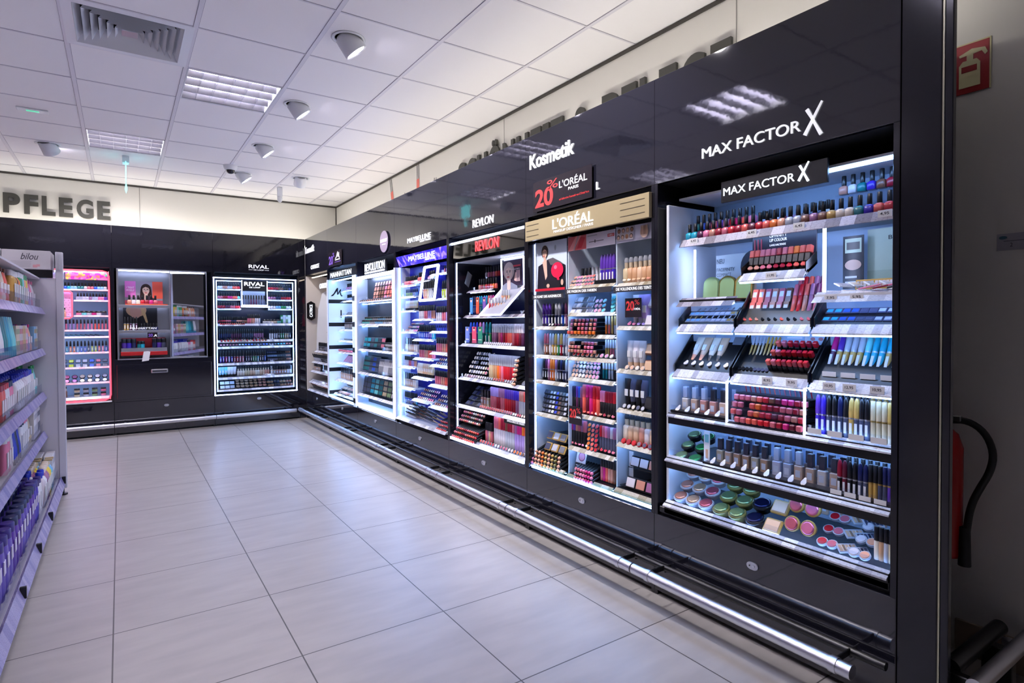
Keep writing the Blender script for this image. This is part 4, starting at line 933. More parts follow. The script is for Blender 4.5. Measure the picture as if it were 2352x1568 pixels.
obj('pack_ledge', MB().box(.036, .33, .16, .36, .575, .58), t, [BLACK]); obj('pack_ledge', MB().box(.036, .33, .10, .36, .49, .495), t, [BLACK])
row(F, A, 'first column pack shelf', 'compsq', 3, .14, .32, .13, .585, 'slate silver grey', 'gold', 62, .95, 1)
row(F, A, 'first column lower pack shelf', 'compsq', 3, .12, .32, .09, .52, 'slate silver grey', 'gold', 62, .95, 1)
row(F, A, 'first column bottom', 'lipr', 9, .045, .325, .11, .424, 'pink peach peach orange gold peach gold olive peach', 'black', 22, 1.15, 4, .018, .022)
# column two
row(F, A, 'middle niche', 'pot', 8, .36, .56, .07, 1.47, 'peach pink peach rose coral', 'silver', 40, .8, 3, .03, .022)
row(F, A, 'middle niche rear', 'gloss', 6, .42, .6, .20, 1.475, 'silver pearl', 'black silver', 0, .9)
row(F, A, 'middle niche end', 'masc', 5, .60, .712, .12, 1.47, 'violet purple violet purple violet', 'purple', 0, 1.2)
obj('small_ledge', MB().box(.55, .715, .058, .09, 1.47, 1.49), t, [BLACK])
row(F, A, 'second column shelf one', 'compsq', 4, .36, .55, .08, 1.322, 'pearl silver black slate', 'silver', 55, .7, 3, .04, .034)
row(F, A, 'second column shelf one end', 'pot', 3, .56, .65, .07, 1.325, 'pink rose turquoise', 'silver', 55, .8, 3, .03, .026)
poster(F, .65, .69, 1.325, 1.415, .09, 'small pale card with lip strokes on the first shelf of the second column', (200, 222, 226), [('e', (206, 60, 70), .5, .35, .3, .12)], 'info_card', 'card')
row(F, A, 'second column shelf one edge', 'pot', 1, .695, .718, .07, 1.325, 'turquoise', 'aqua', 60, .9, 4, .01, .022)
row(F, A, 'second column shelf two', 'lip', 7, .40, .62, .13, 1.222, 'mauve nude rose rose mauve nude rose', 'black', 0, .95, 3, .02, .023, skip=.12)
row(F, A, 'second column shelf two front', 'lip', 8, .385, .62, .115, 1.20, 'coral orange coral orange', 'black', 0, 1.0)
row(F, A, 'second column shelf two end', 'mascs', 4, .63, .72, .12, 1.205, 'orange coral gold silver', 'silver gold', 0, .75)
row(F, A, 'second column shelf three', 'lip', 9, .385, .62, .13, 1.098, 'nude rose nude rose pink nude', 'black', 0, .95, 3, .02, .022, skip=.12)
row(F, A, 'second column shelf three front', 'pot', 9, .38, .715, .065, 1.085, 'red coral peach pink ivory', 'silver', 50, .8)
row(F, A, 'second column shelf three end', 'mascs', 5, .63, .72, .13, 1.08, 'gold rose silver', 'silver', 0, .75)
row(F, A, 'second column shelf four', 'pot', 8, .375, .6, .07, .968, 'peach ivory nude pink', 'silver', 60, .8, 4, .025, .024)
row(F, A, 'second column shelf four end', 'mascs', 5, .61, .72, .12, .965, 'teal silver black', 'silver', 0, .8)
row(F, A, 'second column red shelf', 'gloss', 5, .37, .46, .11, .76, 'black black plum black plum', 'navy purple blue mauve', 0, 1.35)
row(F, A, 'second column red shelf middle', 'gloss', 5, .46, .60, .10, .76, 'coral burgundy magenta red coral', 'rose magenta magenta red red', 0, 1.5)
row(F, A, 'second column red shelf end', 'gloss', 6, .60, .718, .11, .76, 'black', 'pink pink crimson crimson crimson red', 0, 1.3)
row(F, A, 'second column red ledge', 'swatch', 8, .46, .715, .066, .766, 'coral coral ivory nude crimson brown rose', 'black', -60, .85, rz=30)
row(F, A, 'second column lower shelf', 'gloss', 6, .36, .49, .10, .572, 'black', 'magenta purple nude rose mauve rose', 0, 1.35)
row(F, A, 'second column lower shelf middle', 'pot', 3, .50, .59, .065, .576, 'orange coral red', 'slate', 60, .85, 6, .012, .024)
row(F, A, 'second column lower shelf end', 'gloss', 6, .595, .718, .11, .572, 'slate', 'red rose pink mauve pearl mauve', 0, 1.3)
row(F, A, 'second column lower ledge', 'swatch', 12, .36, .715, .066, .578, 'rose pink ivory coral red rose', 'black', -60, .8, rz=30)
poster(F, .37, .45, .43, .55, .065, 'tilted white card with pink compact picture at the foot of the second column', (226, 222, 232), [('e', (150, 90, 120), .55, .7, .36, .22), ('e', (214, 150, 176), .55, .7, .28, .17), ('r', (40, 40, 48), 0, 0, 1, .4), ('r', (190, 190, 200), .1, .25, .8, .29), ('r', (190, 190, 200), .1, .15, .6, .19)], 'info_card', 'card', rx=-14)
row(F, A, 'second column bottom', 'lipr', 7, .45, .60, .10, .418, 'rose pink magenta pink', 'black', 20, 1.1, 3, .016, .022)
row(F, A, 'second column bottom end', 'gloss', 6, .605, .718, .10, .42, 'rose magenta coral nude nude brown', 'black', 0, 1.2)
# column three
row(F, A, 'third column top', 'foundo', 7, .775, .998, .12, 1.465, 'sand tan tan beige tan tan tan', 'silver', 0, 1.05)
row(F, A, 'third column top ledge', 'swatch', 7, .765, .99, .062, 1.472, 'ivory beige beige nude ivory', 'black', -60, .9, rz=25)
row(F, A, 'third column shelf one', 'tube', 3, .845, .94, .12, 1.25, 'pearl lilac lilac', 'silver', 0, 1.25)
row(F, A, 'third column shelf one end', 'compsq', 1, .93, .995, .09, 1.27, 'pearl', 'silver', 72, 1.1, 2, .05, .09)
row(F, A, 'third column shelf one ledge', 'swatch', 5, .80, .96, .06, 1.25, 'pink lilac black', 'black', -60, .9, rz=25)
row(F, A, 'third column shelf two', 'tube', 3, .80, .92, .12, 1.033, 'silver pearl silver', 'beige', 0, 1.15)
row(F, A, 'third column shelf two end', 'compsq', 1, .915, .995, .10, 1.05, 'beige', 'brown', 72, 1.15, 2, .05, .08)
row(F, A, 'third column shelf two ledge', 'pot', 4, .79, .93, .062, 1.037, 'beige peach ivory beige', 'silver', 60, .8)
row(F, A, 'third column black shelf', 'tube', 4, .785, .93, .12, .833, 'black slate black slate', 'black', 0, 1.2)
row(F, A, 'third column black shelf end', 'compsq', 1, .925, .998, .10, .87, 'black', 'black', 72, 1.2)
row(F, A, 'third column black shelf ledge', 'pot', 5, .775, .93, .062, .84, 'silver ivory slate silver', 'black', 60, .85)
row(F, A, 'third column fifth shelf', 'foundo', 6, .775, .99, .12, .66, 'ivory beige beige nude pearl beige', 'slate', 0, 1.15)
row(F, A, 'third column red ledge', 'pot', 6, .765, .98, .062, .662, 'red crimson red grey slate slate', 'red', 60, .9)
row(F, A, 'third column bottom front', 'compsq', 3, .80, .998, .10, .455, 'pearl nude mauve', 'black', 74, 1.12)
row(F, A, 'third column bottom rear', 'compsq', 3, .82, .998, .17, .555, 'pearl pearl nude', 'black', 74, 1.05)
obj('pack_ledge', MB().box(.74, .998, .12, .36, .515, .52).box(.74, .998, .06, .12, .43, .435), t, [BLACK])
poster(F, .745, .775, .45, .60, .12, 'narrow white printed strip standing at the foot of the third column', (224, 222, 226), [('r', (206, 170, 150), .2, .5, .8, .6)], 'info_card', 'card')
for (u0, u1, z0, z1, d, wh_) in ((.79, .90, 1.29, 1.385, .05, 'first shelf of the third column'), (.37, .48, .70, .80, .03, 'red lip gloss shelf of the second column')):
    p_ = sign(F, u0, u1, z0, z1, d, PROMO, 'black sale card with red figure, ' + wh_, 'sign')
    text('20', (u1 - u0) * .5, (z1 - z0) * .5, .008, -.003, (z1 - z0) * .35, RD, p_, .0006, .03); text('%', (u1 - u0) * .3, (z1 - z0) * .28, (u1 - u0) * .6, -.003, (z1 - z0) * .65, RD, p_, .0006)
    text("L'ORÉAL", (u1 - u0) * .45, (z1 - z0) * .13, (u1 - u0) * .5, -.003, (z1 - z0) * .38, LETTERW, p_, .0006)
ADJ = None
print('m1', len(bpy.data.objects))

# ================================================================== display with red header letters
F = FR[2]; A = 'red-letter cabinet'
t = F.root('cosmetics_display'); tag(t, 'dark illuminated display with red header letters and a slanted white promotion box', 'display stand')
obj('back_panel', MB().box(.03, .99, .37, .39, .41, 1.75), t, [DARKBLUE]); obj('cheek', MB().box(.022, .028, .04, .38, .41, 1.73), t, [GLOSS2]); obj('cheek', MB().box(.992, .998, .06, .38, .41, 1.73), t, [GLOSS2])
vled(t, .03, .055, .41, 1.715, LEDW, .006); vled(t, .984, .055, .41, 1.715, LEDW, .006)
hd_ = obj('header', MB().cbox(.025, 1.005, -.012, 0, 0, .112, .001), t, [DMIRROR], loc=(0, .03, 1.735), rot=(radians(-1.6), 0, 0)); obj('light_strip', MB().box(.025, 1.005, .012, .024, 1.848, 1.86), t, [LEDW])
text('REVLON', .30, .072, .385, .0175, 1.762, REDLIT, t, .004, .006)
obj('canopy', MB().box(.03, .99, .06, .38, 1.715, 1.72), t, [WHITE])
SH2 = ((1.508, .13, .10, .44), (1.508, .13, .80, .985), (1.322, .11, .08, .985), (1.11, .09, .06, .985), (.862, .075, .055, .985), (.655, .06, .05, .985))
for z, d0, u0, u1 in SH2: shelf(t, u0, u1, d0, .37, z, rail=STRIPK if z > 1.2 else STRIP, led=LEDW, railh=.02, lip=.02, slant=.028)
shelf(t, .03, .985, .03, .37, .42, rail=STRIP, led=None, railh=.016, lip=.02, slant=.03); obj('base_light', MB().box(.02, .985, -.002, .008, .392, .408), t, [LEDW])
obj('riser', MB().box(.15, .44, .19, .30, 1.508, 1.602), t, [ACRYL])
row(F, A, 'polish shelf', 'polish2', 8, .17, .43, .17, 1.508, 'nude crimson brown red crimson coral orange coral', 'black', 0, .95)
row(F, A, 'upper polish shelf', 'polish2', 8, .15, .43, .24, 1.604, 'pearl pink rose pink coral red rose mauve', 'black', 0, .95)
cd = sign(F, .10, .17, 1.56, 1.66, .09, BLACK, 'small black brand card tilted at the upper corner of the red-letter display', 'sign'); cd.rotation_euler = (0, radians(30), F.rz)
bx = F.root('promotion_box', .42, .03, 1.318); tag(bx, 'white slanted light-edged promotion box with portrait picture and sample bottles', 'promotion box')
sd = MB(); sd.box(.09, .36, .14, .145, .18, .385)
obj('back', sd, bx, [WHITE])
fl_ = MB(); fl_.add([(.0, .0, .0), (.27, .0, .0), (.36, .13, .18), (.09, .13, .18)], [(0, 1, 2, 3)]); fl_.add([(.0, .0, -.008), (.27, .0, -.008), (.36, .13, .172), (.09, .13, .172)], [(3, 2, 1, 0)]); obj('slanted_floor', fl_, bx, [flat((150, 150, 166))])
le = MB()
for a_, b_ in (((0, -.004, 0), (.27, -.004, 0)), ((0, -.004, 0), (.09, .126, .18)), ((.27, -.004, 0), (.36, .126, .18)), ((.09, .126, .18), (.09, .12, .385)), ((.36, .126, .18), (.36, .12, .385)), ((.09, .12, .385), (.36, .12, .385))):
    le.tube([a_, b_], .0055, 6)
obj('light_edge', le, bx, [LEDE])
ob_ = woman(.3, .52, .22, (236, 212, 204), (206, 190, 186), (150, 156, 180), False, .95)
poster(F, .53, .76, 1.515, 1.69, .155, 'portrait poster of a short-haired blonde woman in the slanted promotion box', (52, 40, 66), ob_ + [('r', (210, 60, 80), .58, .72, .95, .78), ('p', (230, 190, 180), .62, .2, .72, .15, .78, .5, .68, .5)] + [('r', (214, 180, 186), .74 + k * .07, .15, .79 + k * .07, .58) for k in range(3)], texts=[('METALLIC MATTE', .5, .60, .42, .05, (236, 230, 236))])
row(F, A, 'slanted promotion box', 'gloss', 6, .47, .66, .07, 1.35, 'red rose nude peach tan tan', 'silver', 0, .8, slope=.004)
row(F, A, 'slanted promotion box rear', 'gloss', 4, .57, .68, .11, 1.40, 'peach tan nude sand', 'silver', 0, .8)
row(F, A, 'upper end shelf', 'found', 5, .82, .98, .20, 1.51, 'slate silver slate', 'silver slate', 0, 1.0)
row(F, A, 'upper end shelf ledge', 'pot', 5, .81, .98, .15, 1.515, 'silver grey', 'silver', 60, .8)
row(F, A, 'second shelf', 'masc', 5, .10, .26, .15, 1.325, 'blue blue black turquoise turquoise', 'navy turquoise turquoise turquoise', 0, 1.05)
row(F, A, 'second shelf middle', 'masc', 5, .27, .42, .15, 1.325, 'purple rose pink lilac violet', 'turquoise turquoise coral pink magenta', 0, 1.05)
for u, c_ in ((.13, (30, 130, 200)), (.22, (226, 90, 50)), (.315, (130, 90, 180))):
    poster(F, u, u + .04, 1.33, 1.45, .115, '%s upright card with small portrait on the second shelf of the red-letter display' % {.13: 'blue', .22: 'orange', .315: 'violet'}[u], c_, [('e', SK, .5, .82, .32, .1), ('e', HR, .5, .9, .3, .05)], 'info_card', 'card')
row(F, A, 'second shelf end', 'found', 3, .83, .98, .17, 1.325, 'slate sand beige', 'slate', 0, 1.15)
row(F, A, 'second shelf end ledge', 'pot', 5, .80, .98, .125, 1.33, 'grey slate silver', 'black', 60, .85)
row(F, A, 'third shelf', 'masc', 7, .08, .40, .14, 1.112, 'slate slate purple pink teal teal green', 'blue blue cobalt pink lilac teal teal', 0, 1.2)
for u, c_, n_ in ((.085, (72, 96, 190), 'cornflower'), (.185, (236, 84, 120), 'bright pink'), (.27, (40, 150, 120), 'sea green')):
    poster(F, u, u + .06, 1.115, 1.235, .10, n_ + ' upright card with small portrait on the third shelf of the red-letter display', c_, [('e', SK, .5, .84, .25, .1), ('e', HR, .5, .92, .24, .05), ('r', (236, 236, 240), .1, .2, .9, .24)], 'info_card', 'card')
row(F, A, 'third shelf middle', 'gloss', 14, .41, .80, .14, 1.112, 'mauve plum rose magenta crimson red coral rose crimson crimson burgundy plum', 'silver silver pearl', 0, 1.35)
row(F, A, 'third shelf front', 'pot', 14, .36, .72, .10, 1.118, 'pearl', 'silver', 65, .72)
row(F, A, 'third shelf end', 'found', 4, .81, .98, .15, 1.112, 'ivory beige beige', 'black slate', 0, 1.12)
row(F, A, 'fourth shelf grid', 'pot', 9, .075, .37, .10, .868, 'ivory slate pearl silver white sand rose', 'silver', 62, .85, 6, .022, .032, skip=.08)
row(F, A, 'fourth shelf middle', 'gloss', 14, .385, .76, .13, .865, 'sand tan tan orange coral pink red red crimson red crimson burgundy', 'silver', 0, 1.65)
row(F, A, 'fourth shelf front', 'pot', 16, .33, .80, .085, .872, 'white silver coral red silver white', 'silver', 62, .7)
row(F, A, 'fourth shelf sticks', 'lipr', 2, .765, .81, .12, .87, 'ivory peach', 'black', 15, 1.1, 6, .006, .03)
row(F, A, 'fourth shelf end', 'comp', 3, .82, .98, .12, .87, 'silver slate grey', 'silver', 30, .85, 4, .03, .038)
row(F, A, 'fifth shelf', 'compsq', 4, .07, .29, .12, .66, 'slate navy black slate', 'black', 40, .85, 4, .03, .034)
row(F, A, 'fifth shelf bottles', 'found', 3, .27, .39, .13, .66, 'nude sand', 'black', 0, 1.05)
row(F, A, 'fifth shelf middle', 'gloss', 14, .40, .77, .13, .66, 'rose crimson rose red crimson mauve', 'lilac mauve purple violet', 0, 1.4)
row(F, A, 'fifth shelf front', 'pot', 16, .34, .76, .075, .665, 'coral red coral rose', 'silver', 62, .75)
row(F, A, 'fifth shelf end', 'gloss', 8, .775, .98, .12, .66, 'silver', 'nude coral rose red rose magenta mauve', 0, 1.45)
row(F, A, 'fifth shelf end front', 'pot', 8, .77, .97, .07, .665, 'white rose ivory crimson', 'black', 62, .8)
row(F, A, 'bottom grid upper', 'lipr', 11, .05, .36, .12, .545, 'rose nude coral rose ivory peach rose ivory nude', 'black', 20, 1.05, 3, .02, .028)
row(F, A, 'bottom grid lower', 'lipr', 12, .05, .38, .055, .43, 'rose coral crimson rose coral coral red', 'black', 20, 1.05, 3, .02, .028)
row(F, A, 'bottom shelf middle', 'gloss', 6, .38, .47, .10, .425, 'rose mauve sand nude rose', 'black', 0, 1.25)
row(F, A, 'bottom shelf long part', 'gloss', 17, .50, .98, .10, .425, 'pearl silver lilac pearl', 'rose coral crimson brown crimson rose mauve magenta orange coral orange coral', 0, 1.8)
row(F, A, 'bottom shelf ledge', 'pot', 18, .38, .97, .05, .428, 'coral red white rose ivory orange brown', 'silver', 62, .8)
obj('slate_card', MB().cbox(.68, .98, .055, .06, .60, .64, .001), t, [BLACK]); text('UNGLAUBLICHE FARBEN', .20, .014, .72, .054, .613, LETTERW, t, .001, .01, 'printed_words')
print('m2', len(bpy.data.objects))

# ================================================================== display with violet header
F = FR[3]; A = 'violet-header cabinet'
t = F.root('cosmetics_display'); tag(t, 'blue-backed display with violet patterned header and staggered white shelves', 'display stand')
vio = mat('violet_printed_header', (40, 30, 170), .3, emit=.55, ecol=(50, 40, 210))
n, l, b = nodes(vio); tx = n.new('ShaderNodeTexCoord'); no = n.new('ShaderNodeTexNoise'); no.inputs['Scale'].default_value = 9; no.inputs['Detail'].default_value = 4; no.inputs['Distortion'].default_value = 1.6
cr = n.new('ShaderNodeValToRGB'); cr.color_ramp.elements[0].position = .35; cr.color_ramp.elements[0].color = rgb((26, 20, 150)); cr.color_ramp.elements[1].position = .72; cr.color_ramp.elements[1].color = rgb((190, 160, 240))
e_ = cr.color_ramp.elements.new(.52); e_.color = rgb((62, 40, 220))
l.new(tx.outputs['Object'], no.inputs['Vector']); l.new(no.outputs['Fac'], cr.inputs[0]); l.new(cr.outputs[0], b.inputs['Base Color']); l.new(cr.outputs[0], b.inputs['Emission Color'])
obj('back_panel', MB().box(.03, 1.0, .135, .15, .40, 1.76), t, [mat('deep_blue_back', (20, 22, 120), .35, emit=.06, ecol=(20, 22, 160))])
obj('front_edge', MB().cbox(.0, .03, -.012, -.002, .40, 1.76, .002), t, [WHITE]); ck = MB(); ck.box(.022, .03, .0, .135, .40, 1.76); obj('cheek', ck, t, [WHITE]); obj('cheek', MB().box(.995, 1.0, .1, .38, .40, 1.76), t, [WHITE])
vled(t, .03, .03, .42, 1.76, LEDB, .006); vled(t, .985, .085, .41, 1.72, LEDW, .008)
hb = MB(); hb.add([(.03, .0, 1.85), (1.02, .0, 1.85), (1.02, .035, 1.765), (.03, .035, 1.765), (.03, .012, 1.852), (1.02, .012, 1.852), (1.02, .047, 1.765), (.03, .047, 1.765)], [(3, 2, 1, 0), (4, 5, 6, 7), (0, 1, 5, 4), (0, 4, 7, 3), (1, 2, 6, 5)])
obj('header', hb, t, [vio]); o = text('MAYBELLINE', .50, .042, .30, .003, 1.79, LETTERLIT, t, .002, .0); text('NEW YORK', .19, .015, .62, .006, 1.771, LETTERLIT, t, .002, .0)
SH3 = [(.05, .33, [1.60, 1.50, 1.375, 1.19, 1.01, .885, .70, .545]), (.33, .66, [1.62, 1.30, 1.13, .97, .81, .62]), (.66, .985, [1.66, 1.46, 1.28, 1.20, 1.03, .93, .77, .60])]
for u0, u1, zz in SH3:
    for z in zz: shelf(t, u0, u1, .045 if z > .9 else .03, .135, z, th=.012, board=WHITE, rail=STRIP, led=LEDB, railh=.018, lip=.02, slant=.03)
shelf(t, .04, .99, .0, .135, .43, rail=STRIP, led=None, railh=.02, lip=.05, slant=.02, board=WHITE)
mixs = [('polish', 'coral red rose white', 'black'), ('masc', 'lime lime pearl skyblue', 'lime'), ('tube', 'ivory beige sand', 'white'), ('gloss', 'pearl rose lilac nude', 'silver'), ('found', 'sand beige ivory', 'silver'), ('masc', 'blue cobalt violet turquoise', 'black'), ('pot', 'nude ivory pink', 'silver'), ('gloss', 'rose nude coral pink', 'silver')]
def fill(F, A, u0, u1, d, z, q, rn, n_, gap=.15, near=False, cols=None, s=None):
    kd, cc, cp = mixs[q % len(mixs)]
    h_ = {'polish': .068, 'masc': .13, 'tube': .122, 'gloss': .107, 'found': .122, 'pot': .03}[kd]
    s_ = s or min(1.1, gap / h_ * .8)
    if kd == 'pot': row(F, A, rn, 'pot', n_, u0, u1, d, z + .004, cols or cc, cp, 55, .9, 3, .03, .03, near=near)
    else: row(F, A, rn, kd, n_, u0, u1, d, z + .001, cols or cc, cp, 0, s_, near=near)
NM = ['outer', 'middle', 'inner']
seq = [[0, 1, 2, 6, 4, 3, 4, 5], [0, 3, 5, 7, 2, 6], [3, 1, 3, 5, 7, 6, 7, 6]]
for ci, (u0, u1, zz) in enumerate(SH3):
    for q, z in enumerate(zz):
        top = 1.75 if q == 0 else zz[q - 1]
        if ci == 1 and q == 1: top = 1.46
        fill(F, A, u0 + .008, u1 - .01, .08 if z > .9 else .065, z, seq[ci][q], NM[ci] + ' column ' + ORD[q] + ' shelf', 9 if seq[ci][q] != 4 else 7, gap=top - z - .02)
bx = F.root('tilted_display_box', .50, .01, 1.45); tag(bx, 'white light-edged tilted box with dark bottles in the violet-header display', 'promotion box')
le = MB(); pts = [(0, 0, 0), (.27, 0, 0), (.31, .02, .27), (.06, .02, .27), (0, 0, 0)]
for a_, b_ in zip(pts[:-1], pts[1:]): le.tube([a_, b_], .011, 6)
obj('light_edge', le, bx, [LEDE]); bb = MB(); bb.add([(0, .0, 0), (0, .09, 0), (.06, .09, .27), (.06, .02, .27)], [(0, 1, 2, 3)]); bb.add([(.27, .0, 0), (.27, .09, 0), (.31, .09, .27), (.31, .02, .27)], [(0, 1, 2, 3)]); bb.add([(0, .09, 0), (.27, .09, 0), (.31, .09, .27), (.06, .09, .27)], [(0, 1, 2, 3)]); bb.add([(0, .002, 0), (.27, .002, 0), (.27, .09, 0), (0, .09, 0)], [(0, 1, 2, 3)]); obj('back', bb, bx, [mat('deep_blue_back')])
row(F, A, 'light-edged tilted box', 'masc', 7, .53, .76, .035, 1.465, 'nude sand silver silver slate grey', 'sand', 0, 1.2, near=False)
row(F, A, 'jumbled bottom front', 'found', 6, .08, .30, .07, .435, 'ivory sand beige', 'white', 0, 1.25, near=False)
row(F, A, 'jumbled bottom', 'pen', 14, .30, .80, .06, .45, 'black brown silver slate sand', 'black', 60, 1.0, 4, .02, .02, near=False, jit=.07)
row(F, A, 'jumbled bottom end', 'lipr', 6, .80, .97, .06, .44, 'coral red', 'coral', 18, 1.0, 3, .02, .026, near=False)
print('m3', len(bpy.data.objects))

# ================================================================== white-framed display with black interior
F = FR[4]; A = 'white-framed cabinet'
t = F.root('cosmetics_display'); tag(t, 'white light-framed display with black interior and five slim shelves', 'display stand')
obj('back_panel', MB().box(.03, .99, .105, .12, .40, 1.76), t, [mat('petrol_back', (14, 26, 34), .25)])
for u in (.001, .985): obj('frame_side', MB().cbox(u, u + .038, -.014, -.002, .40, 1.74, .002), t, [WHITE]); vled(t, u + (.0 if u < .5 else .032), -.02, .40, 1.74, LEDW, .006)
obj('cheek', MB().box(.036, .04, -.002, .105, .44, 1.72), t, [mat('pale_blue_upright')])
obj('frame_top', MB().box(.002, 1.02, -.012, .03, 1.715, 1.74), t, [LEDW]); obj('frame_base', MB().cbox(.002, 1.02, -.012, .105, .40, .44, .002), t, [WHITE]); obj('light_strip', MB().box(.03, .985, -.018, -.012, .405, .43).box(.03, .99, .0, .006, .385, .390), t, [LEDW])
board_sign(t, .22, .80, 1.745, 1.865, .02, BLACK); text('REVOLUTION', .53, .075, .235, .0075, 1.782, LETTERLIT, t, .002, .004); text('MAKEUP REVOLUTION LONDON', .53, .018, .235, .0075, 1.757, LETTERW, t, .003, .006)
for q, (z, d0) in enumerate(((1.49, .05), (1.257, .045), (1.0, .035), (.762, .03), (.54, .025))):
    shelf(t, .04, .985, d0 - .015, .105, z, th=.014, board=BLACK, rail=STRIP, led=None, railh=.02, lip=.035, slant=.03)
    obj('diagonal_light', MB().tube([(.045, d0, z - .03), (.12, .10, z - .03)], .003, 6), t, [LEDB]); obj('light_strip', MB().box(.1, .95, .092, .10, z - .03, z - .022), t, [LEDB])
row(F, A, 'top shelf', 'compsq', 8, .34, .90, .06, 1.51, 'nude brown rose coral tan', 'peach', 76, .95, 4, .008, .045, near=False)
row(F, A, 'top shelf ledge', 'lipr', 16, .07, .95, .035, 1.495, 'tan orange peach brown', 'black', 20, .6, near=False)
row(F, A, 'second shelf', 'jar', 17, .07, .95, .05, 1.26, 'aqua silver skyblue silver white', 'silver', 10, 1.0, 2, .028, .032, near=False)
row(F, A, 'second shelf ledge', 'pot', 9, .55, .93, .03, 1.235, 'white silver', 'black', 60, 1.0, near=False)
row(F, A, 'third shelf', 'pal', 6, .08, .66, .05, 1.04, 'turquoise slate teal black rose', 'slate', 78, .85, 2, .012, .055, near=False, rz=0)
row(F, A, 'third shelf end', 'jar', 7, .67, .94, .06, 1.005, 'silver pearl', 'silver', 0, 1.0, 2, .0, .037, near=False)
row(F, A, 'fourth shelf', 'pal', 5, .07, .50, .045, .80, 'teal slate blue slate', 'slate', 78, .85, 3, .01, .05, near=False)
row(F, A, 'fourth shelf end', 'carton', 11, .50, .95, .05, .767, 'grey silver grey slate', 'grey', -10, 1.5, near=False)
row(F, A, 'fifth shelf', 'pal', 8, .07, .95, .04, .58, 'slate turquoise aqua teal sand sage pearl', 'slate', 78, .95, 3, .009, .052, near=False)
print('m4', len(bpy.data.objects))

# ================================================================== white display with black bands
F = FR[5]; A = 'black-banded cabinet'
t = F.root('cosmetics_display'); tag(t, 'white display with black horizontal bands and a wave logo on its cheek', 'display stand')
obj('back_panel', MB().box(.03, .99, .37, .39, .39, 1.78), t, [WHITE])
obj('front_edge', MB().cbox(.0, .034, -.012, -.002, .39, 1.775, .002), t, [WHITE]); ck = MB(); ck.box(.022, .034, .0, .38, .39, 1.775, 0)
for z in (1.50, 1.225, .955, .69, .42): ck.box(.0338, .0348, .0, .37, z, z + .045, 1)
obj('cheek', ck, t, [mat('emissive_white_cheek', (214, 232, 246), .4, emit=.12, ecol=(200, 224, 255)), BLACK])  # white cheek with a weak bluish emission set in its material
mg = empty('wave_logo', (.035, .2, 0)); mg.parent = t; mg.rotation_euler = (0, 0, pi / 2)
mglyph(mg, -.175, 1.585, .145, .10, BLACK, y=-.001); obj('logo_mark', MB().box(-.06, -.045, -.002, 0, 1.33, 1.42), mg, [BLACK])
rp = MB(); rp.cbox(.93, 1.022, -.014, -.002, .38, 1.77, .002)
for z in (1.50, 1.225, .955, .69, .42): rp.box(.9295, 1.0225, -.0155, -.0135, z, z + .05, 1)
obj('frame_side', rp, t, [mat('emissive_white_cheek'), BLACK]); obj('light_strip', MB().box(.924, .93, -.012, -.002, .4, 1.77), t, [LEDW]); obj('base_light', MB().box(.03, .98, .0, .01, .40, .412).box(.03, .98, .012, .016, .384, .388), t, [LEDB])
obj('light_strip', MB().box(.04, .9, .05, .07, 1.755, 1.765), t, [LEDB])
board_sign(t, .04, .995, 1.775, 1.868, .02, BLACK); text('MANHATTAN', .74, .055, .10, .0075, 1.795, LETTERLIT, t, .002, .008)
for q, (z, d0) in enumerate(((1.66, .2), (1.53, .2), (1.36, .19), (1.19, .17), (1.06, .16), (.93, .15), (.80, .14), (.60, .12))):
    shelf(t, .035, .93, d0 - .03, .36, z, th=.012, board=WHITE, rail=STRIP, led=LEDB, railh=.018, lip=.02, slant=.035)
    k_, c_, p_ = [('polish', 'pink coral pearl', 'white'), ('polish', 'silver skyblue blue', 'silver'), ('mini', 'slate navy silver black', 'black'), ('masc', 'black slate silver', 'black'), ('pot', 'silver slate black', 'silver'), ('lip', 'rose pink coral', 'pink'), ('pen', 'pink silver rose', 'silver'), ('found', 'beige tan sand', 'black')][q]
    row(F, A, ORD[q] + ' shelf', k_, 20 if k_ != 'found' else 14, .05, .91, d0 + .02, z + .001, c_, p_, 0 if k_ not in ('mini', 'pot', 'pen') else -40, 1.1 if k_ not in ('mini', 'found', 'masc') else 1.2, near=False)
shelf(t, .05, .90, .06, .36, .44, rail=STRIP, led=None, lip=.03, railh=.02, board=WHITE)
row(F, A, 'bottom shelf', 'pal', 9, .10, .88, .09, .45, 'beige nude silver pearl', 'silver', 30, .9, 3, .06, .04, near=False, jit=.05)

# ================================================================== cream corner display
F = FR[6]; A = 'corner cabinet'
t = F.root('cosmetics_display'); tag(t, 'cream corner display with a curved partition and angled lettering board', 'display stand')
obj('back_panel', MB().box(.03, .99, .37, .39, .37, 1.88), t, [CREAM]); obj('cheek', MB().box(.022, .034, .0, .38, .37, 1.885), t, [CREAM])
pr = MB().prism([(.02, .86), (.11, .9), (.2, 1.02), (.33, 1.02), (.33, 1.70), (.2, 1.72), (.10, 1.66), (.05, 1.45), (.03, 1.15)], .0, .006)
cp = empty('curved_partition', (.11, .085, 0)); cp.parent = t; cp.rotation_euler = (0, 0, radians(72)); obj('panel', pr, cp, [WHITE])
hx = F.root('hexagon_sign', .05, .004, 1.30); hx.rotation_euler = (0, 0, F.rz + radians(84)); hx.scale = (.75, .75, .78); tag(hx, 'black hexagonal board with vertical lettering on the corner display cheek', 'sign')
obj('board', MB().prism([(0, .04), (.07, .0), (.14, .04), (.14, .29), (.07, .33), (0, .29)], -.008, 0), hx, [BLACK])
o = text('CATRICE', .21, .05, 0, -.009, 0, LETTERLIT, hx, .002, .01); o.rotation_euler = (0, radians(-90), 0); o.location = (.095, 0, .06)
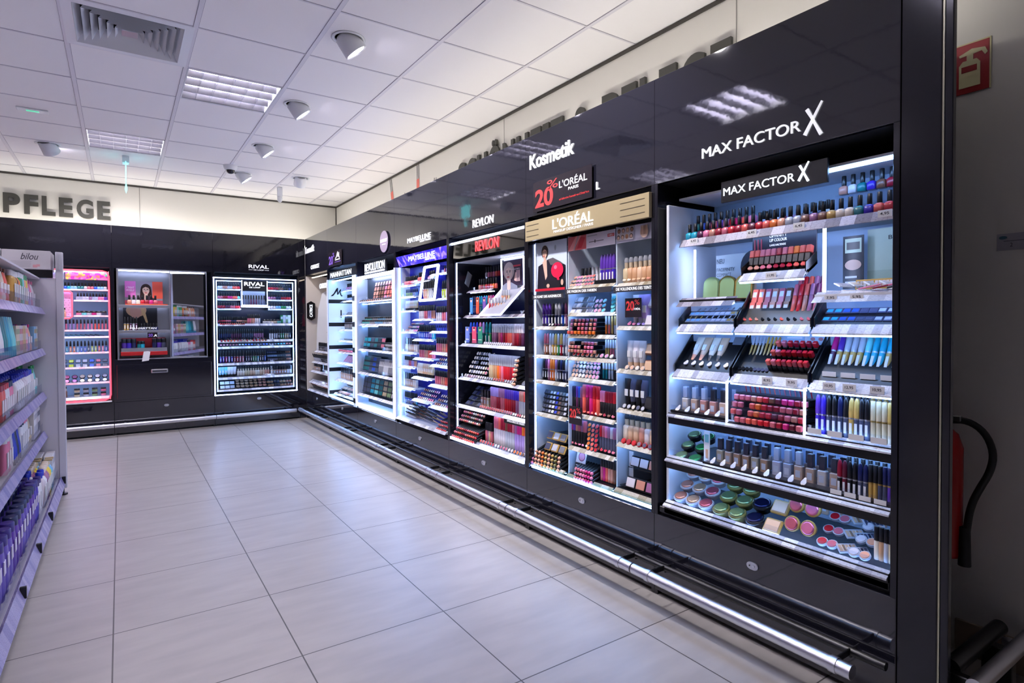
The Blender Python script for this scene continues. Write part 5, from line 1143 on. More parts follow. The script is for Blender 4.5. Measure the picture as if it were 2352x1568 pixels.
poster(F, .55, .80, 1.28, 1.66, .16, 'tall poster of a woman in a red beret in the corner display', (52, 40, 44), woman(.5, .58, .24, SK, HR, (190, 40, 70), True, 1.5) + [('e', (196, 40, 46), .5, .82, .42, .12)])
text('CATRICE', .30, .06, .50, .05, 1.70, LETTERLIT, t, .004, .02)
for q, (z, d0) in enumerate(((1.56, .22), (1.42, .2), (1.28, .2), (1.16, .18), (1.02, .17))):
    shelf(t, .42, .985, d0, .36, z, th=.012, board=CREAM, rail=STRIPG, led=None, railh=.018, lip=.02, slant=.03)
    row(F, A, ORD[q] + ' upper shelf', ['compsq', 'mini', 'pen', 'pal', 'pal'][q], 12, .43, .97, d0 + .02, z + .001, ['coral nude gold', 'slate black brown', 'slate rose black', 'coral nude rose', 'beige nude tan'][q], 'beige', 40, .75, near=False)
for q, (z, d0) in enumerate(((.90, .11), (.76, .08), (.64, .06), (.50, .04))):
    shelf(t, .06, .985, d0, .36, z, th=.012, board=CREAM, rail=STRIP, led=None, railh=.018, lip=.03, slant=.03)
    row(F, A, ORD[q] + ' lower shelf', ['masc', 'masc', 'found', 'compsq'][q], 20, .07, .97, d0 + .025, z + .001, ['black slate mauve', 'silver black slate', 'beige black ivory', 'silver pearl beige'][q], 'black', [0, 25, 0, 35][q], .85, near=False, jit=.04)
obj('light_strip', MB().box(.1, .95, .06, .075, 1.86, 1.868), t, [mat('warm_led', (255, 236, 214), .4, emit=5, ecol=(255, 234, 212))])
row(F, A, 'bottom shelf', 'brush', 18, .12, .95, .07, .40, 'brown ivory nude', 'gold', 30, .8, 2, .05, .01, near=False)
shelf(t, .05, .985, .02, .36, .395, rail=STRIP, led=None, lip=.03, railh=.02, board=CREAM)
print('m6', len(bpy.data.objects))

# ================================================================== back run: white outlined display
F = BF[3]; A = 'white-outlined cabinet'
t = F.root('cosmetics_display'); tag(t, 'display outlined by a double line of white light on the back wall', 'display stand')
obj('back_panel', MB().box(.03, .99, .30, .32, .38, 1.84), t, [mat('navy_back', (16, 26, 52), .3)])
fm = MB()
def outline(mb, u0, u1, z0, z1, d, w_):
    mb.box(u0, u1, d, d + w_, z1 - w_, z1).box(u0, u1, d, d + w_, z0, z0 + w_).box(u0, u0 + w_, d, d + w_, z0, z1).box(u1 - w_, u1, d, d + w_, z0, z1)
outline(fm, .0, .982, .372, 1.838, -.004, .013); obj('light_frame', fm, t, [LEDE])
fm = MB(); outline(fm, .035, .95, .42, 1.80, .03, .008); obj('inner_light_frame', fm, t, [LEDB])
obj('cheek', MB().box(.004, .012, .01, .31, .38, 1.83), t, [GLOSS2]); obj('cheek', MB().box(.972, .98, .01, .31, .38, 1.83), t, [GLOSS2])
mxs = F.root('promotion_box', .325, .02, 1.47); tag(mxs, 'light-edged middle box with dark bottles at the top of the back wall display', 'promotion box')
ou = MB(); ou.box(0, .006, 0, .01, 0, .34).box(.30, .306, 0, .01, 0, .34).box(0, .306, 0, .01, -.0, .03); obj('light_edge', ou, mxs, [LEDW])
obj('header', MB().cbox(.008, .298, .005, .012, .215, .335, .001), mxs, [BLACK]); text('RIVAL', .24, .05, .03, .004, .272, LETTERLIT, mxs, .002, .02); text('DE LOOP', .13, .016, .09, .004, .245, LETTERLIT, mxs, .002, .01); obj('back', MB().box(.006, .30, .14, .145, 0, .21).box(.006, .3, .01, .14, .028, .032), mxs, [mat('pale_blue_upright')])
row(F, A, 'light-edged middle box', 'gloss', 9, .335, .62, .10, 1.503, 'slate plum slate', 'black', 0, 1.15, near=False)
for nm, u0, u1 in (('outer', .05, .318), ('inner', .64, .94)):
    for q, z in enumerate((1.70, 1.575, 1.455)):
        shelf(t, u0, u1, .05, .29, z, th=.012, board=BLACK, rail=STRIP, led=LEDB, railh=.014, lip=0, slant=.03)
        cc = [['pearl nude silver coral red', 'rose crimson magenta coral aqua', 'crimson plum rose red'], ['red crimson brown black navy', 'mauve navy crimson red', 'pearl skyblue green white']][nm == 'inner'][q]
        row(F, A, '%s %s polish shelf' % (nm, ORD[q]), 'polish', 9, u0 + .01, u1 - .005, .10, z + .001, cc, 'black', 0, 1.15, near=False)
Zs = (1.262, 1.055, .975, .768, .592)
for q, z in enumerate(Zs): shelf(t, .045, .945, .04, .29, z, th=.012, board=BLACK, rail=STRIP, led=LEDB, railh=.026, lip=.02, slant=.035)
shelf(t, .045, .945, .03, .29, .44, th=.012, board=BLACK, rail=STRIP, led=None, railh=.02, lip=.02, slant=.02)
row(F, A, 'first long shelf', 'lipr', 13, .07, .36, .08, 1.268, 'red rose coral nude crimson', 'black', 20, 1.0, near=False)
row(F, A, 'first long shelf rear', 'polish', 16, .07, .40, .14, 1.268, 'crimson rose navy nude brown', 'black', 0, 1.25, near=False)
row(F, A, 'first long shelf middle', 'gloss', 7, .40, .56, .12, 1.264, 'rose nude pearl silver', 'silver', 0, 1.1, near=False)
row(F, A, 'first long shelf end', 'jar', 5, .60, .80, .12, 1.264, 'white ivory aqua', 'sage', 0, 1.5, near=False)
row(F, A, 'first long shelf packs', 'carton', 4, .81, .94, .15, 1.264, 'green white sage white', 'white', 0, 1.1, near=False)
row(F, A, 'second long shelf', 'lipr', 15, .07, .62, .08, 1.06, 'crimson red orange coral rose ivory rose ivory red rose nude brown', 'black', 20, 1.15, near=False)
row(F, A, 'second long shelf rear', 'gloss', 22, .07, .60, .15, 1.06, 'navy plum slate mauve', 'slate', 0, 1.25, near=False)
row(F, A, 'second long shelf end', 'masc', 10, .66, .94, .13, 1.06, 'white silver black green gold black', 'black', 0, 1.1, near=False)
row(F, A, 'slim shelf', 'mini', 24, .07, .93, .08, .98, 'rose crimson silver blue navy blue slate turquoise coral', 'black', -30, .9, near=False)
row(F, A, 'third long shelf', 'masc', 9, .07, .36, .11, .772, 'purple magenta lilac violet crimson red pink rose', 'silver', 0, 1.15, near=False)
row(F, A, 'third long shelf middle', 'masc', 9, .37, .62, .11, .772, 'navy black green turquoise black blue', 'turquoise', 0, 1.1, near=False)
row(F, A, 'third long shelf end', 'pal', 5, .64, .93, .10, .79, 'slate black brown', 'slate', 60, .6, 3, .03, .045, near=False)
row(F, A, 'fourth long shelf', 'tube', 6, .06, .26, .11, .595, 'skyblue aqua white pearl', 'white', 0, 1.0, near=False)
row(F, A, 'fourth long shelf middle', 'foundo', 13, .27, .66, .11, .595, 'ivory sand beige ivory beige nude', 'slate', 0, .95, near=False)
row(F, A, 'fourth long shelf end', 'found', 8, .67, .94, .11, .595, 'beige nude tan ivory', 'silver', 0, .95, near=False)
row(F, A, 'bottom long shelf', 'compsq', 3, .07, .24, .09, .46, 'white silver', 'white', 60, 1.0, 2, .03, .05, near=False)
row(F, A, 'bottom long shelf middle', 'comp', 7, .25, .62, .09, .46, 'beige tan nude', 'black', 35, .85, 3, .03, .035, near=False)
row(F, A, 'bottom long shelf end', 'jar', 8, .63, .94, .09, .445, 'tan slate beige nude', 'black', 0, 1.0, 2, .05, .04, near=False)

# ================================================================== back run: pink outlined display
F = BF[1]; A = 'pink-outlined cabinet'
t = F.root('cosmetics_display'); tag(t, 'pale display framed by a glowing pink rounded outline', 'display stand')
obj('back_panel', MB().box(.03, .99, .30, .32, .40, 1.87), t, [mat('pale_cyan_back', (176, 206, 232), .5)])
for u in (.022, .985): obj('cheek', MB().box(u, u + .006, .02, .31, .41, 1.86), t, [WHITE])
pts = [(.02, -.004, .44)] + [(.02, -.004, 1.80), (.04, -.004, 1.845), (.08, -.004, 1.86), (.93, -.004, 1.86), (.975, -.004, 1.845), (.99, -.004, 1.80), (.99, -.004, .47), (.98, -.004, .43), (.94, -.004, .415), (.02, -.004, .41)]
obj('light_frame', MB().tube(pts, .0085, 8), t, [LEDP]); obj('base_trim', MB().cbox(.02, 1.0, -.02, .01, .385, .402, .002), t, [WHITE])
obj('light_strip', MB().box(.03, .98, .02, .03, 1.84, 1.85), t, [LEDW])
pk = mat('pink_printed_header', (230, 90, 170), .4); n, l, b = nodes(pk); tx = n.new('ShaderNodeTexCoord'); vo = n.new('ShaderNodeTexVoronoi'); vo.inputs['Scale'].default_value = 38; vo.distance = 'CHEBYCHEV'
cr = n.new('ShaderNodeValToRGB'); cr.color_ramp.interpolation = 'CONSTANT'
for p_, c_ in ((.3, (250, 130, 180)), (.55, (250, 150, 110)), (.8, (246, 206, 90)), (.93, (90, 210, 140))): cr.color_ramp.elements.new(p_).color = rgb(c_)
cr.color_ramp.elements[0].color = rgb((226, 60, 180)); sp = n.new('ShaderNodeSeparateColor'); l.new(tx.outputs['Object'], vo.inputs['Vector']); l.new(vo.outputs['Color'], sp.inputs[0]); l.new(sp.outputs[0], cr.inputs[0]); l.new(cr.outputs[0], b.inputs['Base Color'])
obj('header', MB().box(.60, .98, .05, .055, 1.76, 1.845), t, [pk]); obj('header_screen', MB().box(.45, .59, .05, .055, 1.76, 1.845), t, [flat((150, 140, 160))])
for q, (z, u0) in enumerate(((1.655, .03), (1.535, .67), (1.365, .67), (1.205, .03), (1.13, .03), (.955, .03), (.79, .03), (.618, .03))):
    shelf(t, u0, .985, .04, .29, z, th=.012, board=WHITE, rail=STRIPP, led=LEDW, railh=.018, lip=.02, slant=.03)
shelf(t, .03, .985, .02, .29, .455, th=.012, board=WHITE, rail=STRIPP, led=None, railh=.026, lip=.02)
row(F, A, 'polish shelf', 'polish', 19, .40, .97, .09, 1.657, 'magenta plum crimson blue turquoise skyblue teal pearl rose blue skyblue silver', 'silver', 0, 1.05, near=False)
row(F, A, 'second polish shelf', 'polish', 10, .69, .97, .09, 1.537, 'silver pearl mauve silver pink purple', 'black', 0, 1.2, near=False)
row(F, A, 'third shelf', 'jar', 6, .69, .96, .10, 1.367, 'pink aqua silver magenta pearl slate', 'black', 0, 1.3, near=False)
row(F, A, 'fourth shelf', 'gloss', 16, .45, .97, .09, 1.207, 'magenta pink lilac rose pink coral rose', 'pink', 0, 1.05, near=False)
row(F, A, 'slim shelf', 'pen', 12, .42, .96, .12, 1.134, 'slate teal black', 'black', -80, .8, near=False, rz=70)
row(F, A, 'sixth shelf', 'masc', 17, .42, .97, .09, .957, 'black pink magenta black turquoise orange orange skyblue blue blue black lime lime coral pink blue', 'black', 0, .95, near=False)
row(F, A, 'seventh shelf', 'compsq', 9, .42, .97, .09, .80, 'black slate lime silver blue rose slate', 'black', 60, .8, 2, .03, .05, near=False)
row(F, A, 'eighth shelf', 'comp', 8, .42, .97, .09, .63, 'rose pink mauve ivory white silver', 'silver', 50, .8, 2, .03, .045, near=False)
row(F, A, 'bottom shelf', 'foundo', 4, .43, .60, .09, .457, 'brown tan brown', 'white', 0, 1.0, near=False)
row(F, A, 'bottom shelf end', 'jar', 4, .64, .96, .09, .457, 'sand silver sage pink', 'silver', 0, 1.2, 2, .0, .05, near=False)
bx = F.root('pink_showcase', .36, .01, 1.33); tag(bx, 'pink-edged inset showcase with dotted lilac card and two brown bottles', 'showcase')
obj('light_edge', MB().tube([(0, 0, 0), (.27, 0, 0), (.295, 0, .02), (.295, 0, .28), (.27, 0, .30), (0, 0, .30)], .008, 8), bx, [LEDP])
dots = MB().box(0, .285, .05, .055, .02, .29)
for a_ in range(8):
    for b_ in range(8): dots.box(.02 + a_ * .034 + (b_ % 2) * .012, .026 + a_ * .034 + (b_ % 2) * .012, .0485, .05, .04 + b_ * .026, .045 + b_ * .026, 1)
obj('card', dots, bx, [flat((226, 176, 226)), flat((90, 60, 110))]); obj('plaque', MB().box(.03, .12, .047, .048, .2, .25), bx, [flat((120, 90, 120))]); obj('floor', MB().box(0, .29, .0, .055, .0, .012), bx, [WHITE])
row(F, A, 'pink-edged showcase', 'foundo', 3, .42, .62, .035, 1.343, 'brown tan nude', 'brown', 0, .85, near=False)

# ================================================================== back run: mirrored niche
F = BF[2]; A = 'mirrored niche'
t = F.root('mirrored_niche'); tag(t, 'mirror-lined niche with glass shelves above the flap door of the back cabinets', 'display niche')
obj('frame', MB().box(.04, .95, .0, .012, 1.885, 1.898).box(.04, .048, .0, .3, .866, 1.885).box(.942, .95, .0, .012, .866, 1.885), t, [CHROME])
obj('floor_panel', MB().box(.04, .95, -.01, .33, .855, .868), t, [CHROME])
obj('back_panel', MB().box(.05, .60, .30, .306, .868, 1.885), t, [mat('silver_ribbed_back', (196, 194, 196), .25, .3)])
mr = MB().box(0, .36, 0, .006, .868, 1.885); o = obj('mirror_door', mr, t, [MIRROR], loc=(.565, .10, 0)); o.rotation_euler = (0, 0, radians(-11))
obj('light_strip', MB().box(.06, .93, .03, .06, 1.872, 1.884), t, [LEDW]); obj('side_lining', MB().box(.05, .056, .0, .30, .868, 1.885), t, [SILVER])  # strip under the frame top is added to brighten the niche
obj('door_edge', MB().box(.558, .566, .0, .06, .868, 1.885), t, [CHROME])
for z in (1.482, 1.19): shelf(t, .05, .56, .03, .29, z, th=.012, board=WHITE, rail=None, led=LEDW, lip=0); obj('front_profile', MB().cbox(.05, .56, .02, .03, z - .03, z + .002, .001), t, [SILVER])
poster(F, .12, .50, 1.50, 1.77, .22, 'poster of a dark-haired woman between pink and orange panels in the mirrored niche', (150, 140, 150), [('r', (226, 120, 190), 0, .3, .28, 1), ('r', (226, 90, 70), .72, .25, 1, 1)] + woman(.55, .62, .11, SK, HR, (60, 50, 60), True, .71) + [('r', (200, 70, 90), 0, 0, 1, .16)], texts=[('I TREAT', .04, .68, .2, .08, (250, 240, 246)), ('MYSELF', .04, .56, .2, .08, (250, 240, 246))])
poster(F, .10, .44, 1.20, 1.47, .22, 'dark poster of an upside-down blonde head in the mirrored niche', (20, 18, 22), [('e', (196, 150, 110), .38, .85, .3, .3), ('e', (190, 140, 120), .36, .78, .17, .3), ('p', (196, 160, 110), .5, .9, .62, .9, .72, .3, .66, .3)])
row(F, A, 'upper glass shelf', 'polish', 7, .14, .44, .10, 1.50, 'nude pearl ivory red crimson magenta rose', 'silver', 0, 1.5, near=False)
obj('plinth_disc', MB().lathe([(.13, 1.484), (.14, 1.49), (.14, 1.50)], 24, 0, .28, .12, sy=.5), t, [WHITE]); obj('orange_rail', MB().box(.12, .54, .03, .06, 1.484, 1.498), t, [flat((232, 100, 60))])
row(F, A, 'lower glass shelf', 'masc', 5, .10, .24, .10, 1.192, 'gold plum silver plum', 'black', 0, 1.2, near=False); row(F, A, 'lower glass shelf', 'polish', 6, .26, .44, .09, 1.192, 'slate black navy', 'black', 0, 1.2, near=False)
text('MANHATTAN', .26, .02, .16, .018, 1.205, LETTERW, t, .003, .03)
tb = F.root('red_counter_display', .07, .03, .90); tag(tb, 'red counter tray with violet spray cans standing in the mirrored niche', 'counter display')
obj('tray', MB().cbox(0, .46, -.02, .2, .0, .045, .003).box(.01, .45, .17, .18, .045, .2), tb, [RED]); obj('grey_step', MB().box(.005, .455, -.012, .1, .045, .085), tb, [SILVER])
row(F, A, 'red counter tray', 'jar', 3, .08, .22, .12, .985, 'purple violet navy', 'silver', 0, 1.2, near=False, sz=3.0); row(F, A, 'red counter tray end', 'jar', 3, .38, .52, .12, .985, 'navy purple slate', 'silver', 0, 1.2, near=False, sz=3.0)
row(F, A, 'red counter tray middle', 'jar', 2, .235, .30, .12, .985, 'teal turquoise', 'black', 0, 1.0, near=False, sz=2.2)
p_ = sign(F, .33, .43, 1.10, 1.165, .01, PROMO, 'small black sale card with violet figure hanging under the lower niche shelf'); text('20', .045, .035, .008, -.003, .015, flat((122, 84, 190)), p_, .0006, .03); mglyph(p_, .06, .015, .035, .03, LETTERW)
tc = F.root('tissue_sheet', .27, -.012, .83); tag(tc, 'white paper tissue hanging over the niche edge in front of the red tray', 'tissue')
obj('sheet', MB().prism([(0, 0), (.07, .01), (.085, .11), (.075, .115), (.06, .12), (.02, .115)], -.004, -.001), tc, [LABELW])
print('back', len(bpy.data.objects))

# ================================================================== white gondola shelving
G = Fr(-.48, 3.0, pi / 2)            # u grows towards the back wall
t = G.root('gondola_shelving'); tag(t, 'white gondola shelving with transparent price rails beside the aisle', 'shelving')
UE = 2.45
gr = mat('gondola_white', (206, 204, 212), .45)
obj('back_panel', MB().box(-1.0, UE, .50, .52, .05, 1.60), t, [gr])
ep = obj('end_panel', MB().cbox(UE, UE + .035, -.10, 1.1, .05, 1.605, .002), t, [gr])
obj('end_post', MB().cbox(UE - .006, UE + .04, -.135, -.09, .05, 1.80, .004), t, [gr])
obj('black_band', MB().box(UE - .004, UE, -.075, .9, 1.607, 1.665), t, [BLACK])
obj('top_panel', MB().box(-1.0, UE, .0, .52, 1.594, 1.605), t, [gr])
for u in (UE - .02,):
    obj('foot', MB().cyl(u + .03, -.11, 0, .012, .028, 16).cyl(u + .03, -.11, .012, .05, .008, 10), t, [BLACK])
gh = (1.387, 1.092, .774, .486)
for q, z in enumerate(gh):
    u1 = UE - .006
    b_ = obj('shelf', MB().box(-1.0, u1, .0, .50, z - .028, z - .012), t, [gr])
    rr = MB(); rr.add([(-1.0, -.03, z - .045), (u1, -.03, z - .045), (u1, -.008, z + .004), (-1.0, -.008, z + .004), (-1.0, -.024, z - .048), (u1, -.024, z - .048), (u1, -.002, z + .002), (-1.0, -.002, z + .002)], [(0, 1, 2, 3), (7, 6, 5, 4), (0, 4, 5, 1), (0, 3, 7, 4), (1, 5, 6, 2)])
    obj('price_rail', rr, b_, [STRIPV]); obj('clear_fence', MB().box(-1.0, u1, .0, .0015, z, z + .06), b_, [ACRYL])
b_ = obj('shelf', MB().box(-1.0, UE - .006, -.09, .50, .09, .125), t, [gr])
rr = MB(); rr.add([(-1.0, -.125, .075), (UE - .01, -.125, .075), (UE - .01, -.10, .138), (-1.0, -.10, .138), (-1.0, -.115, .07), (UE - .01, -.115, .07), (UE - .01, -.09, .134), (-1.0, -.09, .134)], [(0, 1, 2, 3), (7, 6, 5, 4), (0, 4, 5, 1), (0, 3, 7, 4), (1, 5, 6, 2)])
obj('price_rail', rr, b_, [STRIPV]); obj('clear_fence', MB().box(-1.0, UE - .01, -.085, -.0835, .125, .20), b_, [ACRYL])
obj('plinth', MB().box(-1.0, UE - .01, .0, .5, 0, .09), t, [mat('grey_plinth', (120, 118, 132), .6)])
for u in (.25, .85, 1.45, 2.43): obj('rail_clip', MB().cbox(u, u + .012, -.128, -.104, .085, .138, .002), b_, [BLACK])
for u in (.45, 1.05, 1.75): obj('divider', MB().box(u, u + .02, -.083, -.0815, .125, .215), b_, [ACRYL])
pu = G.root('shelf_pusher', .18, -.05, .126); tag(pu, 'bent chrome wire holder standing on the lowest gondola shelf', 'wire holder')
obj('wire', MB().tube([(.10, .0, 0), (.03, .0, .20), (.0, .0, .215), (-.14, .0, .215)], .0035, 8), pu, [CHROME]); obj('wire', MB().tube([(-.02, .06, 0), (-.02, .06, .2), (-.02, .02, .215)], .0035, 8), pu, [CHROME])
# cartons lying on top
for q, (x0, w_) in enumerate(((.03, .27), (.305, .4))):
    cb = empty('storage_carton', (-.385 - x0, 3.0 + UE - .03, 1.666 if 0 else 1.666)); cb.rotation_euler = (0, 0, 0)
    tag(cb, ['pale grey carton with handwritten-style word on top of the gondola end', 'pale grey carton printed with text lines beside the lettered carton'][q], 'carton')
    obj('box', MB().cbox(-w_, 0, 0, .3, 0, .135 + q * .004, .002), cb, [flat((196, 192, 196))])
    ln_ = MB(); r_ = random.Random(3)
    for k in range(5 if q == 0 else 9):
        z = (.052 if q == 0 else .09) - k * .009
        ln_.box(-w_ * (.82 if q == 0 else .75), -w_ * ((.38 if q == 0 else .15) + r_.random() * .06), -.0008, 0, z, z + .003)
    obj('printed_lines', ln_, cb, [flat((166, 162, 168))])
    if q == 0:
        text('bilou', .10, .045, -w_ * .62, 0, .068, flat((44, 42, 50)), cb, .0006, .0, 'printed_word', slant=.35)
        obj('pink_symbol', MB().box(-.10, -.075, -.0008, 0, .012, .032).box(-.08, -.06, -.001, 0, .02, .036), cb, [flat((206, 150, 156))])
    else: obj('barcode', MB().box(-w_ * .28, -w_ * .08, -.0008, 0, .105, .123), cb, [flat((110, 108, 112))])
pt = MB()
for k in range(4): pt.cbox(-.03 + k * .006, -.026 + k * .006, .0, .28, 0, .132 - k * .008, .001)
pz = empty('carton_flap', (-.355, 3.0 + UE - .02, 1.668)); tag(pz, 'stack of upright white cardboard sheets beside the lettered carton', 'cardboard'); obj('sheet', pt, pz, [flat((206, 206, 216))])
# household bottles
def ellp(secs, seg=16, mi=0):
    m_ = ell(secs, seg); m_.add([(0, 0, 0)], [], 0); return m_
def g_purple():
    return [('bottle', ell([(.020, .020, 0), (.031, .024, .006), (.034, .026, .05), (.032, .025, .14), (.028, .023, .165)], 18).box(-.016, .016, -.0262, -.0235, .09, .135, 1), [TINT, flat((226, 222, 240))], 0), ('cap', ell([(.028, .023, .165), (.0275, .0225, .195), (.025, .020, .198)], 18), [TINT], 1)]
def g_round():
    return [('bottle', L([(.024, 0), (.030, .006), (.030, .14), (.020, .16), (.014, .165)], 16).box(-.018, .018, -.0306, -.028, .04, .12, 1), [TINT, LABELW], 0), ('cap', L([(.0155, .165), (.0165, .195), (.013, .2)], 14), [TINT], 1)]
def g_flat():
    return [('bottle', ell([(.030, .016, 0), (.034, .020, .008), (.034, .020, .13), (.028, .018, .155)], 18).box(-.02, .02, -.0203, -.017, .03, .11, 1), [TINT, LABELW], 0), ('cap', ell([(.026, .017, .155), (.026, .017, .185)], 18), [TINT], 1)]
def g_pump():
    return [('bottle', L([(.026, 0), (.031, .006), (.031, .14), (.016, .165)], 16).box(-.018, .018, -.0316, -.029, .04, .12, 1), [TINT, LABELW], 0), ('pump', L([(.014, .165), (.014, .185), (.006, .188), (.006, .21)], 12).cbox(-.008, .008, -.035, .012, .205, .218, .003), [TINT], 1)]
def g_pouch():
    return [('pouch', ell([(.048, .022, 0), (.050, .024, .03), (.047, .014, .12), (.045, .002, .165)], 18).box(-.026, .026, -.0235, -.012, .05, .1, 1), [TINT, LABELW], 0), ('cap', L([(.010, .163), (.010, .185)], 10), [TINT], 1)]
def g_carton():
    return [('carton', MB().cbox(-.030, .030, -.02, .02, 0, .17, .002), [TINT], 0), ('print', MB().box(-.022, .022, -.0208, -.02, .02, .08).box(-.026, .026, -.0206, -.02, .12, .15), [TINT], 1)]
def g_tubec():
    return [('tube', ell([(.022, .022, .03), (.026, .02, .08), (.030, .002, .19)], 16), [TINT], 0), ('cap', L([(.022, 0), (.0225, .03)], 16), [TINT], 1)]
for k_, f_, nm, nn, ct in (('gpurple', g_purple, 'shampoo_bottle', 'oval bottle', 'bottle'), ('ground', g_round, 'lotion_bottle', 'round bottle', 'bottle'), ('gflat', g_flat, 'shower_gel_bottle', 'flat bottle', 'bottle'),
                           ('gpump', g_pump, 'pump_bottle', 'pump bottle', 'bottle'), ('gpouch', g_pouch, 'refill_pouch', 'refill pouch', 'pouch'), ('gcarton', g_carton, 'care_carton', 'tall carton', 'carton'), ('gtube', g_tubec, 'lotion_tube', 'standing tube', 'tube')):
    KIND[k_] = (f_, nm, nn, ct)
A = 'white gondola'
def grow(rn, kind, u0, u1, z, cols, caps, nd=2, d0=.05, pitch=.07, s=1.0, dp=.062):
    n_ = max(1, round((u1 - u0) / pitch))
    for r_ in range(nd):
        row(G, A, rn + (['', ' second rank', ' third rank', ' fourth rank'][r_]), kind, n_, u0, u1, d0 + r_ * dp, z, cols, caps, 0, s)
Zb = .126
grow('lowest shelf', 'gpurple', .0, 1.02, Zb, 'amethyst purple amethyst', 'indigo navy', 4, -.04, .098, 1.25, .075)
grow('lowest shelf dark part', 'gpurple', 1.05, 1.40, Zb, 'purple violet', 'navy indigo', 4, -.04, .09, 1.2, .07)
grow('lowest shelf pale part', 'gflat', 1.42, 1.60, Zb, 'white', 'indigo', 4, -.045, .075, 1.15)
grow('lowest shelf blue-capped part', 'ground', 1.62, 1.78, Zb, 'pearl white', 'cobalt', 4, -.045, .066, 1.1)
grow('lowest shelf yellow part', 'ground', 1.80, 2.04, Zb, 'mauve yellow yellow', 'ivory', 4, -.045, .066, 1.1)
grow('lowest shelf aqua part', 'gpump', 2.06, 2.20, Zb, 'aqua skyblue', 'sand', 4, -.045, .07, 1.0)
grow('lowest shelf end', 'gcarton', 2.22, 2.42, Zb, 'white pearl', 'silver', 4, -.045, .066, 1.25)
z = gh[3]
grow('fourth shelf', 'gflat', .95, 1.18, z, 'pink pearl', 'white', 2, .035, .075, 1.05)
grow('fourth shelf navy part', 'gtube', 1.20, 1.48, z, 'cobalt navy cobalt', 'navy', 2, .035, .07, 1.05)
grow('fourth shelf pale part', 'gflat', 1.50, 1.80, z, 'white white', 'navy pink', 2, .035, .072, 1.1)
grow('fourth shelf pouch part', 'gpouch', 1.82, 2.06, z, 'ivory sand brown', 'white', 2, .045, .11, 1.05)
grow('fourth shelf end', 'gcarton', 2.08, 2.42, z, 'white pearl white', 'silver slate', 2, .035, .066, 1.1)
z = gh[2]
grow('third shelf', 'gflat', .85, 1.25, z, 'coral white pink', 'crimson red navy', 2, .035, .072, 1.0)
grow('third shelf pump part', 'gpump', 1.28, 1.75, z, 'white white pearl', 'cobalt', 2, .035, .075, 1.0)
grow('third shelf capped part', 'gflat', 1.77, 2.16, z, 'white pearl', 'violet cobalt green', 2, .035, .072, 1.05)
grow('third shelf end', 'gpouch', 2.18, 2.42, z, 'white aqua green', 'green', 2, .045, .11, 1.1)
z = gh[1]
grow('second shelf', 'gtube', .80, 1.35, z, 'white teal turquoise aqua', 'turquoise', 2, .035, .07, 1.15)
grow('second shelf print part', 'gcarton', 1.37, 1.85, z, 'ivory pearl sand pearl', 'sage rose gold pink', 2, .035, .068, 1.0)
grow('second shelf mixed part', 'gpouch', 1.87, 2.20, z, 'pink lilac peach', 'purple magenta', 2, .045, .10, .95)
grow('second shelf end', 'gcarton', 2.22, 2.42, z, 'skyblue pearl', 'gold sage', 2, .035, .066, .95)
z = gh[0]
grow('top shelf', 'gpouch', .80, 1.25, z, 'peach ivory coral', 'brown', 2, .045, .105, 1.0)
grow('top shelf amber part', 'ground', 1.27, 1.52, z, 'gold brown orange', 'white', 2, .035, .068, .95)
grow('top shelf green part', 'gflat', 1.54, 1.94, z, 'green aqua peach yellow', 'white green', 2, .035, .074, 1.05)
grow('top shelf lilac part', 'gpouch', 1.96, 2.42, z, 'magenta lilac pink pearl', 'pink', 2, .045, .11, 1.0)

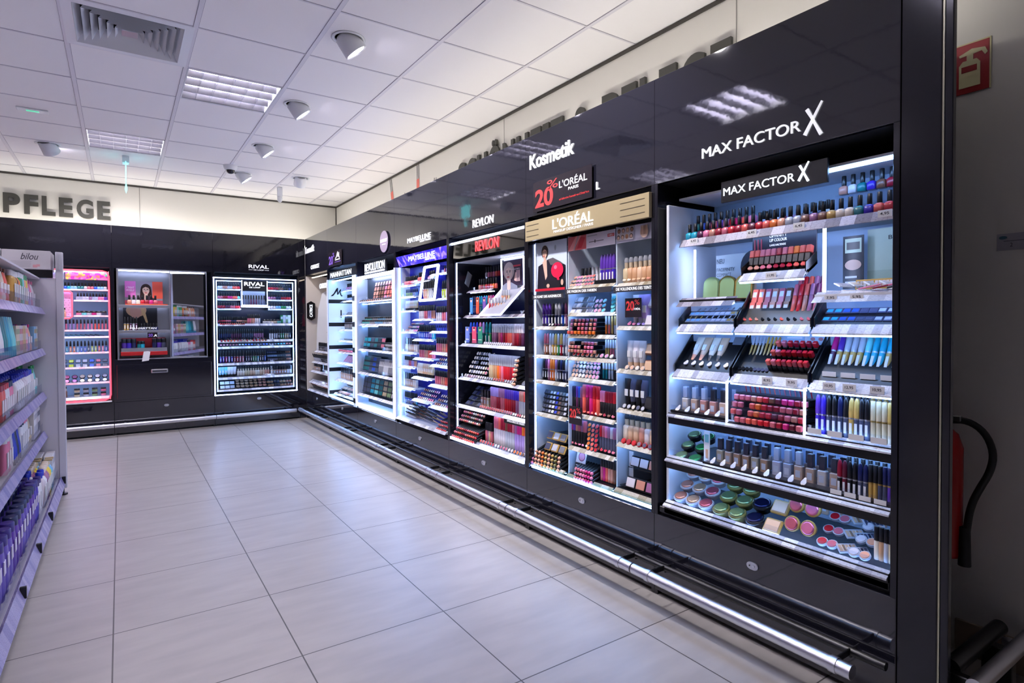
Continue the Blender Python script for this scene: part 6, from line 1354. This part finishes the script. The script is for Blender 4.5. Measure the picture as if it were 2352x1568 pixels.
# ================================================================== things beyond the column
t = empty('extinguisher_sign', (WX - .002, .913, 2.12), -pi / 2); tag(t, 'red sign with pale fire extinguisher symbol on the grey wall', 'safety sign')
obj('plate', MB().cbox(-.075, .113, -.003, 0, -.0, .182, .001), t, [mat('dark_red_sign', (150, 12, 20), .5)])
sy = flat((214, 206, 160)); sm2 = MB()
sm2.prism([(.0, .016), (.066, .016), (.066, .10), (.055, .115), (.012, .115), (.0, .10)], -.0045, -.003).prism([(.024, .115), (.044, .115), (.044, .135), (.07, .138), (.08, .12), (.088, .128), (.08, .148), (.04, .155), (.0, .14), (.002, .132), (.024, .134)], -.0045, -.003)
sm2.box(.008, .056, -.0052, -.0045, .072, .094, 1); obj('symbol', sm2, t, [sy, mat('dark_red_sign')], loc=(.02, 0, .006))
obj('rim', MB().box(-.075, .118, -.002, 0, .182, .187).box(.113, .118, -.002, 0, 0, .185), t, [sy])
t = empty('wall_notice', (WX - .001, .773, 1.52), -pi / 2); tag(t, 'small white notice with an oval mark on the grey wall beside the column', 'notice')
obj('paper', MB().box(0, .11, -.001, 0, 0, .06), t, [flat((176, 174, 184))]); mk = MB(); mk.prism([(.018 + .012 * cos(a), .046 + .006 * sin(a)) for a in [2 * pi * k / 16 for k in range(16)]], -.0016, -.001)
obj('oval_mark', mk, t, [flat((70, 110, 130))]); text('2', .008, .014, .038, -.001, .012, flat((70, 66, 72)), t, .0004, 0, 'printed_figure'); obj('printed_line', MB().box(.02, .08, -.0016, -.001, .032, .034), t, [flat((90, 90, 98))])
t = empty('fire_extinguisher', (2.53, .885, .40)); tag(t, 'red fire extinguisher with a black hose hanging on the wall behind the column', 'fire extinguisher')
obj('cylinder', L([(.05, 0), (.055, .012), (.055, .40), (.04, .45), (.02, .47)], 24), t, [mat('extinguisher_red', (170, 20, 20), .25)])
obj('valve', MB().cyl(0, 0, .47, .51, .016, 14).cbox(-.01, .01, -.05, .04, .5, .52, .003), t, [mat('steel_valve', (150, 150, 150), .3, .9)])
hp = [Vector(p) for p in ((0, -.01, .50), (.01, -.065, .505), (.015, -.115, .47), (.02, -.14, .40), (.02, -.13, .33), (.01, -.10, .26), (0, -.08, .2), (-.01, -.072, .12), (-.01, -.066, .03))]
for _ in range(2): hp = [hp[0]] + [q for a_, b_ in zip(hp[:-1], hp[1:]) for q in (a_ * .75 + b_ * .25, a_ * .25 + b_ * .75)] + [hp[-1]]
obj('hose', MB().tube(hp, .012, 12), t, [BLACKM])
obj('horn', L([(.020, -.02), (.017, .12)], 12, cx=-.01, cy=-.066), t, [BLACKM]); obj('wall_bracket', MB().cbox(.03, .12, -.015, .015, .2, .3, .002), t, [BLACKM])
print('total', len(bpy.data.objects), COUNT)
